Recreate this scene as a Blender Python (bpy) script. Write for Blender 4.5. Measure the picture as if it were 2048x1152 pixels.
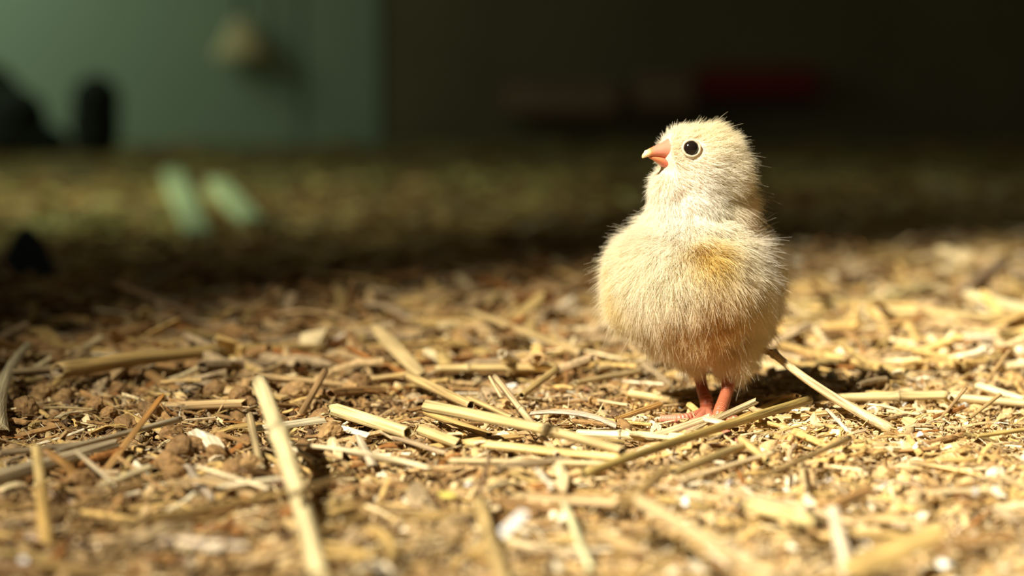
import bpy, bmesh, math, random
import numpy as np
from mathutils import Vector, Matrix, noise as mnoise
from mathutils.bvhtree import BVHTree

# ------------------------------------------------------------------ clear
for o in list(bpy.data.objects):
    bpy.data.objects.remove(o, do_unlink=True)
S = bpy.context.scene
C = S.collection
rng = np.random.default_rng(7)
random.seed(7)

# ------------------------------------------------------------------ camera
FPX = 85.0 / 36.0 * 2048.0
CAM_H = 0.125
PITCH = math.atan(516.0 / FPX)
cd = bpy.data.cameras.new('camera')
cam = bpy.data.objects.new('camera', cd)
C.objects.link(cam)
cam.location = (0, 0, CAM_H)
cam.rotation_euler = (math.pi / 2 - PITCH, 0, 0)
cd.lens = 85
cd.sensor_width = 36
cd.clip_start = 0.02
cd.clip_end = 50
cd.dof.use_dof = True
cd.dof.focus_distance = 0.742
cd.dof.aperture_fstop = 6.8
S.camera = cam

# ------------------------------------------------------------------ world
w = bpy.data.worlds.new('World')
S.world = w
w.use_nodes = True
bg = w.node_tree.nodes['Background']
bg.inputs[0].default_value = (0.95, 0.85, 0.62, 1)
bg.inputs[1].default_value = 0.045


# ------------------------------------------------------------------ lights
def aim(o, target):
    d = Vector(target) - o.location
    o.rotation_euler = d.to_track_quat('-Z', 'Y').to_euler()


def spot(name, loc, target, power, angle, blend, radius, col):
    l = bpy.data.lights.new(name, 'SPOT')
    l.energy = power
    l.spot_size = math.radians(angle)
    l.spot_blend = blend
    l.shadow_soft_size = radius
    l.color = col
    o = bpy.data.objects.new(name, l)
    C.objects.link(o)
    o.location = loc
    aim(o, target)
    return o


# the warm beam that falls on the litter from the left, behind the camera
spot('heat_lamp', (-1.42, -0.86, 2.17), (0.298, 0.81, 0.0), 1220, 18.2, 1.0, 0.022, (1.0, 0.93, 0.80))


def area(name, loc, target, power, sx, sy, col):
    l = bpy.data.lights.new(name, 'AREA')
    l.shape = 'RECTANGLE'
    l.size = sx
    l.size_y = sy
    l.energy = power
    l.color = col
    o = bpy.data.objects.new(name, l)
    C.objects.link(o)
    o.location = loc
    aim(o, target)
    return o


# added greenish area lights off frame, no real window: wall, then floor
area('far_wall_fill', (-0.88, 2.60, 0.44), (-0.80, 3.0, 0.05), 1.4, 0.4, 0.4, (0.80, 1.0, 0.72))
sl = area('side_floor_fill', (-1.05, 1.85, 0.60), (-0.42, 1.95, -0.02), 1.5, 0.3, 0.3, (0.88, 1.0, 0.66))
sl.data.spread = math.radians(58)

# ------------------------------------------------------------------ colour management
vs = S.view_settings
S.display_settings.display_device = 'sRGB'
vs.view_transform = 'Standard'
vs.look = 'None'
vs.exposure = 0.0
vs.gamma = 1.0
vs.use_curve_mapping = False

# ------------------------------------------------------------------ helpers
FWD = Vector((0, math.cos(PITCH), -math.sin(PITCH)))
UP = Vector((0, math.sin(PITCH), math.cos(PITCH)))


def ray(px, py):
    return FWD + Vector((1, 0, 0)) * ((px - 1024) / FPX) - UP * ((py - 576) / FPX)


def at_z(px, py, z):
    """point of the world seen at photograph pixel (px,py) lying at height z"""
    d = ray(px, py)
    return Vector((0, 0, CAM_H)) + d * ((z - CAM_H) / d.z)


def at_d(px, py, dist):
    d = ray(px, py)
    return Vector((0, 0, CAM_H)) + d * (dist / d.y)


def tag(o, label=None, cat=None, group=None, kind=None):
    if label: o['label'] = label
    if cat: o['category'] = cat
    if group: o['group'] = group
    if kind: o['kind'] = kind
    return o


def link(name, me, mat=None, parent=None):
    o = bpy.data.objects.new(name, me)
    C.objects.link(o)
    if mat is not None and not me.materials:
        me.materials.append(mat)
    if parent is not None:
        o.parent = parent
    return o


def hash3(ix, iy, iz, seed):
    n = (ix * 374761393 + iy * 668265263 + iz * 2147483647 + seed * 1274126177) & 0xffffffff
    n = ((n ^ (n >> 13)) * 1274126177) & 0xffffffff
    n = (n ^ (n >> 16)) & 0xffff
    return n.astype(np.float64) / 65535.0


def vnoise(p, scale, seed=0):
    q = p * scale
    i = np.floor(q).astype(np.int64)
    f = q - i
    f = f * f * (3 - 2 * f)
    r = 0
    for dx in (0, 1):
        for dy in (0, 1):
            for dz in (0, 1):
                wgt = (f[:, 0] if dx else 1 - f[:, 0]) * (f[:, 1] if dy else 1 - f[:, 1]) * (f[:, 2] if dz else 1 - f[:, 2])
                r = r + wgt * hash3(i[:, 0] + dx, i[:, 1] + dy, i[:, 2] + dz, seed)
    return r * 2 - 1


def sstep(a, b, x):
    t = np.clip((x - a) / (b - a), 0, 1)
    return t * t * (3 - 2 * t)


# ---- procedural materials
def nodes(m):
    m.use_nodes = True
    nt = m.node_tree
    return nt, nt.nodes, nt.links, nt.nodes['Principled BSDF']


def litter_material(name, rough, spec, streak, amount, bump, bscale, rand=0.0, trans=0.0):
    """colour comes from the mesh's own 'tint' attribute, broken up by grain"""
    m = bpy.data.materials.new(name)
    nt, N, L, P = nodes(m)
    at = N.new('ShaderNodeAttribute'); at.attribute_name = 'tint'
    tc = N.new('ShaderNodeTexCoord')
    mp = N.new('ShaderNodeMapping'); mp.inputs['Scale'].default_value = streak
    nz = N.new('ShaderNodeTexNoise'); nz.inputs['Scale'].default_value = 1.0; nz.inputs['Detail'].default_value = 3
    L.new(tc.outputs['Object'], mp.inputs[0]); L.new(mp.outputs[0], nz.inputs['Vector'])
    mr = N.new('ShaderNodeMapRange')
    mr.inputs[1].default_value = 0.3; mr.inputs[2].default_value = 0.7
    mr.inputs[3].default_value = 1 - amount; mr.inputs[4].default_value = 1 + amount * 0.6
    L.new(nz.outputs['Fac'], mr.inputs[0])
    last = mr.outputs[0]
    if rand:
        oi = N.new('ShaderNodeObjectInfo')
        r2 = N.new('ShaderNodeMapRange'); r2.inputs[3].default_value = 1 - rand; r2.inputs[4].default_value = 1 + rand * 0.6
        L.new(oi.outputs['Random'], r2.inputs[0])
        mu = N.new('ShaderNodeMath'); mu.operation = 'MULTIPLY'
        L.new(last, mu.inputs[0]); L.new(r2.outputs[0], mu.inputs[1])
        last = mu.outputs[0]
    vm = N.new('ShaderNodeVectorMath'); vm.operation = 'SCALE'
    L.new(at.outputs['Color'], vm.inputs[0]); L.new(last, vm.inputs['Scale'])
    L.new(vm.outputs[0], P.inputs['Base Color'])
    P.inputs['Roughness'].default_value = rough
    P.inputs['Specular IOR Level'].default_value = spec
    if trans:
        P.inputs['Subsurface Weight'].default_value = trans
        P.inputs['Subsurface Radius'].default_value = (0.002, 0.0012, 0.0005)
        P.inputs['Subsurface Scale'].default_value = 0.5
    n2 = N.new('ShaderNodeTexNoise'); n2.inputs['Scale'].default_value = 1.0; n2.inputs['Detail'].default_value = 4
    m2 = N.new('ShaderNodeMapping'); m2.inputs['Scale'].default_value = bscale
    L.new(tc.outputs['Object'], m2.inputs[0]); L.new(m2.outputs[0], n2.inputs['Vector'])
    bp = N.new('ShaderNodeBump'); bp.inputs['Strength'].default_value = bump; bp.inputs['Distance'].default_value = 0.0004
    L.new(n2.outputs['Fac'], bp.inputs['Height']); L.new(bp.outputs[0], P.inputs['Normal'])
    return m


M_straw = litter_material('straw', 0.42, 0.45, (35, 1700, 1700), 0.6, 0.8, (25, 2400, 2400), 0.22)
M_crumb = litter_material('crumb', 0.85, 0.25, (420, 420, 420), 0.45, 0.9, (900, 900, 900), 0.0)
M_piece = litter_material('litter_piece', 0.75, 0.3, (300, 900, 900), 0.4, 0.7, (700, 1200, 1200), 0.2)
M_bed = litter_material('litter_bed', 0.95, 0.15, (260, 260, 260), 0.5, 1.0, (700, 700, 700), 0.0)


def plain(name, col, rough=0.7, nscale=30.0, namount=0.3, bump=0.3, bdist=0.002, spec=0.3):
    m = bpy.data.materials.new(name)
    nt, N, L, P = nodes(m)
    tc = N.new('ShaderNodeTexCoord')
    nz = N.new('ShaderNodeTexNoise'); nz.inputs['Scale'].default_value = nscale; nz.inputs['Detail'].default_value = 5
    L.new(tc.outputs['Object'], nz.inputs['Vector'])
    mx = N.new('ShaderNodeMix'); mx.data_type = 'RGBA'
    mx.inputs['A'].default_value = (*[c * (1 - namount) for c in col], 1)
    mx.inputs['B'].default_value = (*[min(1, c * (1 + namount)) for c in col], 1)
    L.new(nz.outputs['Fac'], mx.inputs['Factor'])
    L.new(mx.outputs['Result'], P.inputs['Base Color'])
    P.inputs['Roughness'].default_value = rough
    P.inputs['Specular IOR Level'].default_value = spec
    bp = N.new('ShaderNodeBump'); bp.inputs['Strength'].default_value = bump; bp.inputs['Distance'].default_value = bdist
    L.new(nz.outputs['Fac'], bp.inputs['Height']); L.new(bp.outputs[0], P.inputs['Normal'])
    return m


# palette (albedo)
PALE = (0.80, 0.63, 0.33); GOLD = (0.62, 0.41, 0.14); BROWN = (0.33, 0.185, 0.065); GREY = (0.43, 0.31, 0.165)
RUST = (0.30, 0.125, 0.03); DARK = (0.15, 0.085, 0.04); CREAM = (0.86, 0.73, 0.48); OLIVE = (0.42, 0.29, 0.10)
WHITE = (0.90, 0.84, 0.70); GREEN = (0.70, 0.68, 0.34); TAN = (0.55, 0.37, 0.165); PINK = (0.72, 0.52, 0.36)


# ------------------------------------------------------------------ terrain height
def bed_height(xy):
    """smooth height of the litter bed"""
    p = np.column_stack([xy[:, 0], xy[:, 1], np.zeros(len(xy))])
    h = 0.0022 * vnoise(p, 22, 3) + 0.0012 * vnoise(p, 60, 4)
    back = 1.12 + 0.85 * sstep(-0.15, 0.25, xy[:, 0])         # where the bed thins out
    fall = sstep(0, 0.07, xy[:, 1] - back)
    crest = 0.0015 * np.exp(-((xy[:, 1] - back + 0.06) / 0.08) ** 2)
    return (h + crest) * (1 - fall) - 0.0165 * fall


def mesh_from(name, V, F, tint=None, smooth=False):
    """V (n,3) array, F (m,3 or 4) int array or list of such arrays"""
    me = bpy.data.meshes.new(name)
    V = np.asarray(V, dtype=np.float32)
    if isinstance(F, np.ndarray): F = [F]
    F = [np.asarray(f, dtype=np.int32) for f in F if len(f)]
    loops = np.concatenate([f.ravel() for f in F])
    tot = np.concatenate([np.full(len(f), f.shape[1], dtype=np.int32) for f in F])
    start = np.concatenate([[0], np.cumsum(tot)[:-1]]).astype(np.int32)
    me.vertices.add(len(V)); me.vertices.foreach_set('co', V.ravel())
    me.loops.add(len(loops)); me.loops.foreach_set('vertex_index', loops)
    me.polygons.add(len(tot)); me.polygons.foreach_set('loop_start', start)
    me.polygons.foreach_set('use_smooth', np.full(len(tot), smooth))
    me.update(calc_edges=True)
    me.validate()
    if tint is not None:
        a = me.attributes.new('tint', 'FLOAT_COLOR', 'POINT')
        t = np.asarray(tint, dtype=np.float32)
        if t.ndim == 1: t = np.tile(t, (len(V), 1))
        t = np.column_stack([t[:, :3], np.ones(len(t), dtype=np.float32)]).astype(np.float32)
        a.data.foreach_set('color', t.ravel())
    return me


# ------------------------------------------------------------------ SETTING: floor and walls
m_floor = plain('barn_floor', (0.30, 0.26, 0.12), 0.8, 14, 0.55, 0.6, 0.004)


def box_mesh(name, x0, x1, y0, y1, z0, z1, bev=0.0, seg=1):
    bm = bmesh.new()
    bmesh.ops.create_cube(bm, size=1)
    for v in bm.verts:
        v.co = Vector(((x0 + x1) / 2 + v.co.x * (x1 - x0), (y0 + y1) / 2 + v.co.y * (y1 - y0), (z0 + z1) / 2 + v.co.z * (z1 - z0)))
    if bev: bmesh.ops.bevel(bm, geom=bm.edges[:], offset=bev, segments=seg, affect='EDGES')
    me = bpy.data.meshes.new(name); bm.to_mesh(me); bm.free()
    return me


FLOOR_Z = -0.018
WALL_Y = 3.0
o = link('floor', box_mesh('floor', -2.4, 2.4, -0.4, 3.4, FLOOR_Z - 0.05, FLOOR_Z), m_floor)
tag(o, 'dull olive brown floor beyond the straw litter', kind='structure')

m_teal = plain('teal_paint', (0.36, 0.46, 0.35), 0.6, 3, 0.10, 0.05)
m_dark = plain('dark_boards', (0.20, 0.175, 0.10), 0.85, 8, 0.3, 0.3)
o = link('wall_back', box_mesh('wall_back', -2.4, 2.4, WALL_Y, WALL_Y + 0.05, FLOOR_Z, 1.4), m_dark)
tag(o, 'dark back wall behind the litter', kind='structure')
# teal sheets fixed to the left half of the wall, meeting at a joint
xa = at_d(605, 200, WALL_Y).x
xb = at_d(760, 200, WALL_Y).x
for k, (x0, x1) in enumerate(((-2.3, xa - 0.002), (xa + 0.002, xb))):
    p = link('panel' if k == 0 else 'panel.001', box_mesh('panel', x0, x1, WALL_Y - 0.004, WALL_Y - 0.0005, FLOOR_Z + 0.001, 1.2, 0.001), m_teal, o)
    p['label'] = 'wide teal sheet' if k == 0 else 'narrow teal sheet beside the joint'

# litter bed: a raised, lumpy layer that thins out towards the back
xs = np.linspace(-0.62, 0.78, 520)
ys = 0.30 + (np.linspace(0, 1, 430) ** 1.6) * 2.0
X, Y = np.meshgrid(xs, ys)
P2 = np.column_stack([X.ravel(), Y.ravel()])
P3 = np.column_stack([P2, np.zeros(len(P2))])
Z = bed_height(P2) + 0.0012 * vnoise(P3, 190, 9) + 0.0007 * vnoise(P3, 420, 10)
nx, ny = len(xs), len(ys)
idx = np.arange(nx * ny).reshape(ny, nx)
F = np.stack([idx[:-1, :-1], idx[:-1, 1:], idx[1:, 1:], idx[1:, :-1]], -1).reshape(-1, 4)


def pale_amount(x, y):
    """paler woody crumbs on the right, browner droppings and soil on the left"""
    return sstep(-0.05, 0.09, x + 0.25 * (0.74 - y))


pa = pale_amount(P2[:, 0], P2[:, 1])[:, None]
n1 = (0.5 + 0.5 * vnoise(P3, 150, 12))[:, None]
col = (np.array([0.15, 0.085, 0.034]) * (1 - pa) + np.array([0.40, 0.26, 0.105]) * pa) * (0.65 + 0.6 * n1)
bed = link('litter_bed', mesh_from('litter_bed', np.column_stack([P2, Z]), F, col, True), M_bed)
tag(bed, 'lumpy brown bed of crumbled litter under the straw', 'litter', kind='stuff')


# ------------------------------------------------------------------ lofts for straws and blades
def loft(rings, closed_ends=True):
    """rings: (n,m,3) -> verts, quads, tris"""
    n, m, _ = rings.shape
    V = rings.reshape(-1, 3)
    i = np.arange(n * m).reshape(n, m)
    j = np.roll(i, -1, axis=1)
    Q = np.stack([i[:-1], j[:-1], j[1:], i[1:]], -1).reshape(-1, 4)
    T = []
    if closed_ends:
        for k in range(1, m - 1):
            T.append((i[0, 0], i[0, k + 1], i[0, k]))
            T.append((i[-1, 0], i[-1, k], i[-1, k + 1]))
    return V, Q, np.array(T, dtype=np.int32).reshape(-1, 3)


def straw_mesh(L, r0, r1, col, bz=0.0, by=0.0, nodes_at=(), flat=1.0, seg=18, m=10, jag=0.6, hollow=True, kink=None, seed=0):
    """hollow stalk along +x from 0 to L with ragged open ends; nodes_at: fractions with a joint ring"""
    r = np.random.default_rng(seed)
    ts = sorted(set(list(np.linspace(0, 1, seg)) + [max(0, min(1, t + d)) for t in nodes_at for d in (-0.016, -0.006, 0, 0.006, 0.016)]))
    a = np.linspace(0, 2 * np.pi, m, endpoint=False)
    rings, tints = [], []
    base = np.array(col)
    ph = r.uniform(0, 6)
    j0 = r.uniform(0, 1, m) * jag * r0 * 2.2
    j1 = r.uniform(0, 1, m) * jag * r1 * 2.2

    def ring(t, scale, dx=None):
        rad = (r0 + (r1 - r0) * t) * scale
        for tn in nodes_at:
            rad *= 1 + 0.28 * math.exp(-((t - tn) * L / (0.9 * max(r0, r1))) ** 2)
        wob = 1 + 0.05 * np.sin(a * 3 + ph) + 0.03 * np.sin(a * 5 + ph * 2 + t * 3)
        x = np.full(m, t * L)
        if dx is not None: x = x + dx
        u = 4 * t * (1 - t)
        y = by * u + np.cos(a) * rad * wob
        z = bz * u + np.sin(a) * rad * wob * flat
        if kink:
            tk, kz, ky = kink
            s = max(0, t - tk) * L
            z = z + kz * s; y = y + ky * s
        return np.column_stack([x, y, z])
    if hollow:
        dep = min(0.35, 2.5 * r0 / L)
        rings += [ring(dep, 0.70), ring(0, 0.74, j0)]; tints += [base * 0.35, base * 0.7]
    for t in ts:
        dx = None
        if t == 0: dx = j0
        if t == 1: dx = -j1
        rings.append(ring(t, 1.0, dx))
        c = base * (1 + 0.10 * math.sin(t * 11 + ph))
        for tn in nodes_at:
            d = abs(t - tn) * L / max(r0, r1)
            if d < 1.0: c = c * 0.75
        tints.append(c)
    if hollow:
        dep = min(0.35, 2.5 * r1 / L)
        rings += [ring(1, 0.74, -j1), ring(1 - dep, 0.70)]; tints += [base * 0.7, base * 0.35]
    V, Q, T = loft(np.array(rings))
    tint = np.repeat(np.array(tints), m, axis=0)
    tint *= (1 + 0.10 * np.tile(np.sin(a * 2 + ph), len(rings)))[:, None]
    return mesh_from('straw', V, [Q, T], np.clip(tint, 0, 1), True)


def blade_mesh(L, w0, w1, col, bz=0.0, by=0.0, curl=0.5, twist=0.0, th=0.0004, seg=12, seed=0, col2=None, jag=0.5, kink=None, wm=None):
    """split straw or leaf: a curled strip with thickness along +x; width lies along y"""
    r = np.random.default_rng(seed)
    k = 5
    ts = np.linspace(0, 1, seg)
    u = np.linspace(-1, 1, k)
    rings, tints = [], []
    c1 = np.array(col); c2 = np.array(col2) if col2 is not None else c1
    j0 = r.uniform(-1, 1, k) * jag * w0; j1 = r.uniform(-1, 1, k) * jag * w1
    ph = r.uniform(0, 6)
    for t in ts:
        wd = (w0 + (w1 - w0) * t) / 2
        if wm: wd = wd + (wm / 2) * 4 * t * (1 - t)
        wd = wd * (1 + 0.06 * math.sin(t * 9 + ph))
        y = u * wd
        z = -curl * wd * u ** 2
        x = np.full(k, t * L)
        if t == 0: x = x + j0 * 0.5
        if t == 1: x = x + j1 * 0.5
        top = np.column_stack([x, y, z + th / 2])
        bot = np.column_stack([x, y * 0.98, z - th / 2])[::-1]
        R = np.vstack([top, bot])
        an = twist * t
        y2 = R[:, 1] * math.cos(an) - R[:, 2] * math.sin(an)
        z2 = R[:, 1] * math.sin(an) + R[:, 2] * math.cos(an)
        b = 4 * t * (1 - t)
        R[:, 1] = y2 + by * b; R[:, 2] = z2 + bz * b
        if kink:
            tk, kz, ky = kink
            s = max(0, t - tk) * L
            R[:, 2] += kz * s; R[:, 1] += ky * s
        rings.append(R)
        tints.append(np.tile((c1 + (c2 - c1) * t) * (1 + 0.12 * math.sin(t * 13 + ph)), (2 * k, 1)) * np.concatenate([1 + 0.12 * np.sin(u * 5 + ph), 0.9 + 0 * u])[:, None])
    V, Q, T = loft(np.array(rings))
    return mesh_from('blade', V, [Q, T], np.clip(np.vstack(tints), 0, 1), False)


def frame_matrix(p0, p1, roll=0.0):
    x = (p1 - p0).normalized()
    up = Vector((0, 0, 1)) if abs(x.z) < 0.95 else Vector((0, 1, 0))
    y = up.cross(x).normalized()
    z = x.cross(y).normalized()
    c, s = math.cos(roll), math.sin(roll)
    y2 = y * c + z * s
    z2 = z * c - y * s
    M = Matrix.Identity(4)
    for i in range(3):
        M[i][0] = x[i]; M[i][1] = y2[i]; M[i][2] = z2[i]; M[i][3] = p0[i]
    return M


def P_(spec):
    """(px,py,z in mm) or (px,py,'d',distance in m)"""
    if len(spec) == 4: return at_d(spec[0], spec[1], spec[3])
    return at_z(spec[0], spec[1], spec[2] / 1000.0)


N_HERO = [0]
FRAMES = {}


def hero(kind, a, b, w0, w1, col, label, name=None, cat=None, roll=0.0, parent=None, **kw):
    """one stalk or blade laid between two points of the place; w0, w1 = apparent widths there"""
    a, b = [(q[0], q[1], q[2] + (6.0 if q[1] > 985 and q[2] >= 5 else 2.5 if q[1] > 900 else 0)) if len(q) == 3 else q for q in (a, b)]
    p0, p1 = P_(a), P_(b)
    L = (p1 - p0).length
    d0, d1 = p0.y / FPX, p1.y / FPX
    for q in ('bz', 'by'):
        if q in kw: kw[q] = kw[q] / 1000.0
    N_HERO[0] += 1
    if kind == 's':
        me = straw_mesh(L, w0 * d0 / 2, w1 * d1 / 2, col, seed=N_HERO[0], **kw)
        nm = name or 'straw'
    else:
        if 'wm' in kw: kw['wm'] = kw['wm'] * d0
        me = blade_mesh(L, w0 * d0, w1 * d1, col, seed=N_HERO[0], **kw)
        nm = name or 'straw_strip'
    o = link(nm, me, M_straw)
    Mx = frame_matrix(p0, p1, roll)
    o.matrix_basis = Mx
    FRAMES[o.name] = Mx
    for tn in kw.get('nodes_at', ()):
        r = (w0 * d0 + (w1 * d1 - w0 * d0) * tn) / 2
        uu = 4 * tn * (1 - tn)
        a = np.linspace(0, 2 * np.pi, 12, endpoint=False)
        fl = kw.get('flat', 1.0)
        rings = [np.column_stack([np.full(12, x * r), np.cos(a) * r * q + kw.get('by', 0) * uu, np.sin(a) * r * q * fl + kw.get('bz', 0) * uu])
                 for x, q in ((-.30, 1.20), (-.26, 1.34), (0, 1.42), (.2, 1.36), (.28, 1.20))]
        V, Q, T = loft(np.array(rings))
        jt = link('joint', mesh_from('joint', V, [Q, T], np.array(col) * 0.5, True), M_straw, o)
        jt.location = (tn * L, 0, 0)
        jt['label'] = 'darker joint ring'
    if parent is not None:                       # a length of the same stalk: a part of it
        o.parent = parent
        o.matrix_parent_inverse = FRAMES[parent.name].inverted()
        o['label'] = label
        return o
    tag(o, label, cat or ('straw' if nm.startswith('straw') else 'blade'))
    return o


# ------------------------------------------------------------------ HERO STRAWS, placed one by one
H = hero
# foreground, standing up out of the litter
H('s', (520, 764, 'd', .675), (648, 1185, 'd', .522), 33, 45, (0.86, 0.70, 0.36), 'tall thick pale yellow straw standing tilted, brightest of the upright ones', nodes_at=(0.30,), by=1, jag=0.35)
ps = H('s', (82, 978, 'd', .604), (98, 1125, 'd', .570), 25, 37, (0.60, 0.38, 0.12), 'thick dark-jointed upright straw stub by the left edge', nodes_at=(0.02,), jag=0.2)
H('s', (72, 893, 'd', .618), (82, 982, 'd', .603), 19, 20, (0.66, 0.47, 0.18), 'thin paler upper length', name='stem_tip', parent=ps, jag=0.3)
H('b', (322, 790, 'd', .712), (198, 952, 0), 17, 26, (0.36, 0.16, 0.035), 'rusty brown flat blade leaning up with a frayed tip', name='leaf_blade', col2=(0.42, 0.25, 0.09), curl=0.35, roll=0.35, jag=0.7)
H('s', (957, 1000, 'd', .602), (1014, 1190, 'd', .515), 27, 36, (0.62, 0.43, 0.17), 'stout gold straw leaning towards the viewer in the blurred near middle', jag=0.3)
H('s', (1128, 1004, 'd', .595), (1184, 1145, 'd', .540), 15, 19, (0.70, 0.66, 0.36), 'slim pale greenish straw poking up in the blurred near middle', jag=0.3)
H('b', (1664, 1012, 'd', .584), (1698, 1150, 'd', .535), 24, 34, (0.72, 0.58, 0.38), 'whitish papery blade standing upright in the bright near litter', name='leaf_blade', curl=0.25, jag=0.5)
H('b', (1880, 1060, 6), (1690, 1140, 3), 30, 34, (0.56, 0.38, 0.13), 'broad amber leaf lying blurred in the near right corner', name='leaf_blade', wm=26, curl=0.3, roll=-0.75, jag=0.3)
# the long stalks left of the middle
ps = H('s', (108, 743, 10), (655, 697, 6), 43, 20, (0.56, 0.37, 0.125), 'longest stalk, thick dull gold, lying level across the left side', nodes_at=(0.555,), flat=0.8, bz=2.5, jag=0.25, seg=26)
H('s', (18, 746, 9), (130, 737, 9), 16, 20, (0.36, 0.26, 0.13), 'thin darker inner stem slipping out', name='inner_stem', parent=ps, jag=0.4)
H('b', (4, 850, 6), (60, 684, 12), 32, 17, (0.50, 0.40, 0.22), 'pale grey-gold leaf blade bent up at the left edge', name='leaf_blade', curl=0.5, by=4, roll=0.2)
H('b', (-20, 955, 4), (236, 884, 5), 50, 34, (0.46, 0.36, 0.21), 'wide grey weathered strip of split stalk at the left edge', curl=0.8, roll=0.75, jag=0.8)
H('s', (112, 902, 7), (362, 838, 8), 10, 13, (0.50, 0.40, 0.24), 'narrow grey straw lying along the wide weathered strip')
H('b', (0, 905, 4), (215, 880, 5), 14, 12, (0.34, 0.25, 0.14), 'thin dark strip behind the wide weathered strip', curl=0.5, roll=0.7)
H('b', (90, 898, 'd', .655), (150, 975, 1), 22, 28, (0.33, 0.17, 0.045), 'dark brown blade arched beside the upright jointed straw', name='leaf_blade', curl=0.5, by=3)
H('s', (150, 901, 'd', .648), (236, 975, 2), 9, 10, (0.47, 0.37, 0.22), 'grey twig-like straw slanting down in front of the wide weathered strip')
H('b', (236, 912, 'd', .655), (336, 984, 1), 9, 14, (0.42, 0.25, 0.10), 'slim brown strip slanting down behind the grey twig-like straw', curl=0.4)
H('b', (372, 928, 'd', .668), (426, 998, 2), 18, 9, (0.48, 0.38, 0.26), 'grey lance-shaped leaf leaning on the round droppings', name='leaf_blade', curl=0.35, wm=8)
H('b', (499, 826, 'd', .705), (521, 930, 2), 15, 17, (0.50, 0.37, 0.18), 'tan split strip standing just left of the tall pale straw', curl=0.6, jag=0.6)
H('s', (556, 838, 'd', .70), (634, 924, 3), 13, 15, (0.78, 0.66, 0.42), 'glossy pale curved straw just right of the tall pale straw', by=-3)
H('s', (545, 852, 'd', .692), (610, 925, 2), 14, 14, (0.62, 0.47, 0.22), 'gold straw partly behind the tall pale straw')
H('b', (500, 858, 8), (644, 838, 8), 14, 20, (0.82, 0.70, 0.44), 'bright cream strip with a frayed right end behind the tall pale straw', curl=0.35, roll=0.7, jag=0.9)
H('s', (560, 890, 9), (862, 938, 6), 8, 9, (0.76, 0.62, 0.36), 'long thin pale straw running right from the tall pale straw', bz=1.5)
H('b', (392, 931, 6), (536, 976, 4), 8, 9, (0.72, 0.58, 0.34), 'thin pale strip below the round droppings', curl=0.4, roll=0.6)
H('b', (440, 972, 4), (560, 955, 5), 11, 9, (0.80, 0.68, 0.42), 'short cream strip touching the tall pale straw at mid height', curl=0.4, roll=0.7)
H('b', (198, 972, 4), (302, 931, 5), 12, 16, (0.74, 0.60, 0.33), 'pale split strip below the foot of the rusty blade', curl=0.5, roll=0.6, jag=0.8)
H('s', (103, 1034, 7), (288, 964, 9), 19, 17, (0.42, 0.26, 0.10), 'brown stalk lying right of the upright jointed straw', jag=0.4)
H('b', (106, 986, 3), (200, 975, 4), 9, 8, (0.30, 0.18, 0.07), 'small dark strip between the jointed straw and the brown stalk', curl=0.3, roll=0.6)
H('s', (236, 1046, 5), (640, 975, 7), 13, 16, (0.58, 0.39, 0.14), 'long gold straw lying level below the droppings, ending at the tall pale straw')
H('s', (128, 1062, 4), (420, 1025, 4), 15, 12, (0.47, 0.30, 0.11), 'dull brown straw under the long gold straw', jag=0.3)
H('s', (176, 1152, 9), (292, 1034, 10), 20, 16, (0.45, 0.29, 0.12), 'blurred brown straw rising from the bottom edge', jag=0.3)
H('s', (206, 1130, 10), (378, 1040, 9), 16, 16, (0.56, 0.40, 0.18), 'blurred tan straw crossing close in front of the brown one near the bottom edge', jag=0.3)
H('s', (320, 1079, 7), (448, 1092, 7), 15, 15, (0.76, 0.60, 0.42), 'short pinkish pale straw near the bottom edge, left piece of two in line', jag=0.2)
H('s', (452, 1092, 7), (498, 1094, 7), 15, 14, (0.78, 0.63, 0.45), 'stubby pinkish pale straw end, right piece of two in line', jag=0.2)
H('s', (458, 1140, 4), (600, 1092, 6), 20, 18, (0.50, 0.33, 0.13), 'blurred brown straw left of the base of the tall pale straw', jag=0.3)
H('s', (584, 990, 9), (700, 945, 8), 15, 12, (0.42, 0.28, 0.11), 'brown straw end crossing behind the tall pale straw on its right')
H('b', (150, 1080, 3), (380, 1068, 4), 14, 10, (0.52, 0.36, 0.17), 'flat tan strip lying between the two blurred foreground straws and the brown stalk', curl=0.4, roll=0.5)
# middle, in focus
H('s', (662, 817, 8), (822, 868, 7), 28, 26, (0.80, 0.62, 0.28), 'glossy cream straw cut off slantwise, middle of the picture', jag=0.9)
ps = H('s', (852, 812, 13), (1096, 860, 12), 26, 21, (0.60, 0.44, 0.19), 'thick smooth dull gold straw with a rounded open end', jag=0.12, nodes_at=(0.99,))
H('s', (1098, 861, 12), (1250, 903, 7), 22, 18, (0.66, 0.48, 0.21), 'length with a split end beyond the joint', name='split_end', parent=ps, jag=1.6)
H('s', (848, 823, 9), (984, 873, 5), 15, 15, (0.55, 0.36, 0.12), 'gold straw tucked under the thick smooth straw')
H('s', (836, 858, 7), (922, 890, 5), 24, 22, (0.72, 0.52, 0.22), 'short thick gold straw piece right of the slant-cut one', jag=0.5)
H('s', (926, 886, 6), (1245, 917, 5), 25, 20, (0.66, 0.47, 0.18), 'level gold straw with split grooves below the crossing thin stalk', jag=0.8, flat=0.8)
H('s', (895, 921, 4), (1250, 929, 4), 14, 15, (0.70, 0.53, 0.25), 'lower pale gold straw under the level grooved one', jag=0.5)
H('s', (990, 753, 'd', .765), (1116, 912, 4), 13, 15, (0.66, 0.47, 0.24), 'thin stalk slanting down across the thick gold straws', nodes_at=(0.46,), jag=0.3)
H('b', (979, 752, 'd', .77), (1004, 795, 8), 6, 8, (0.58, 0.42, 0.2), 'tiny sliver beside the top of the thin slanting stalk', curl=0.3)
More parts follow.
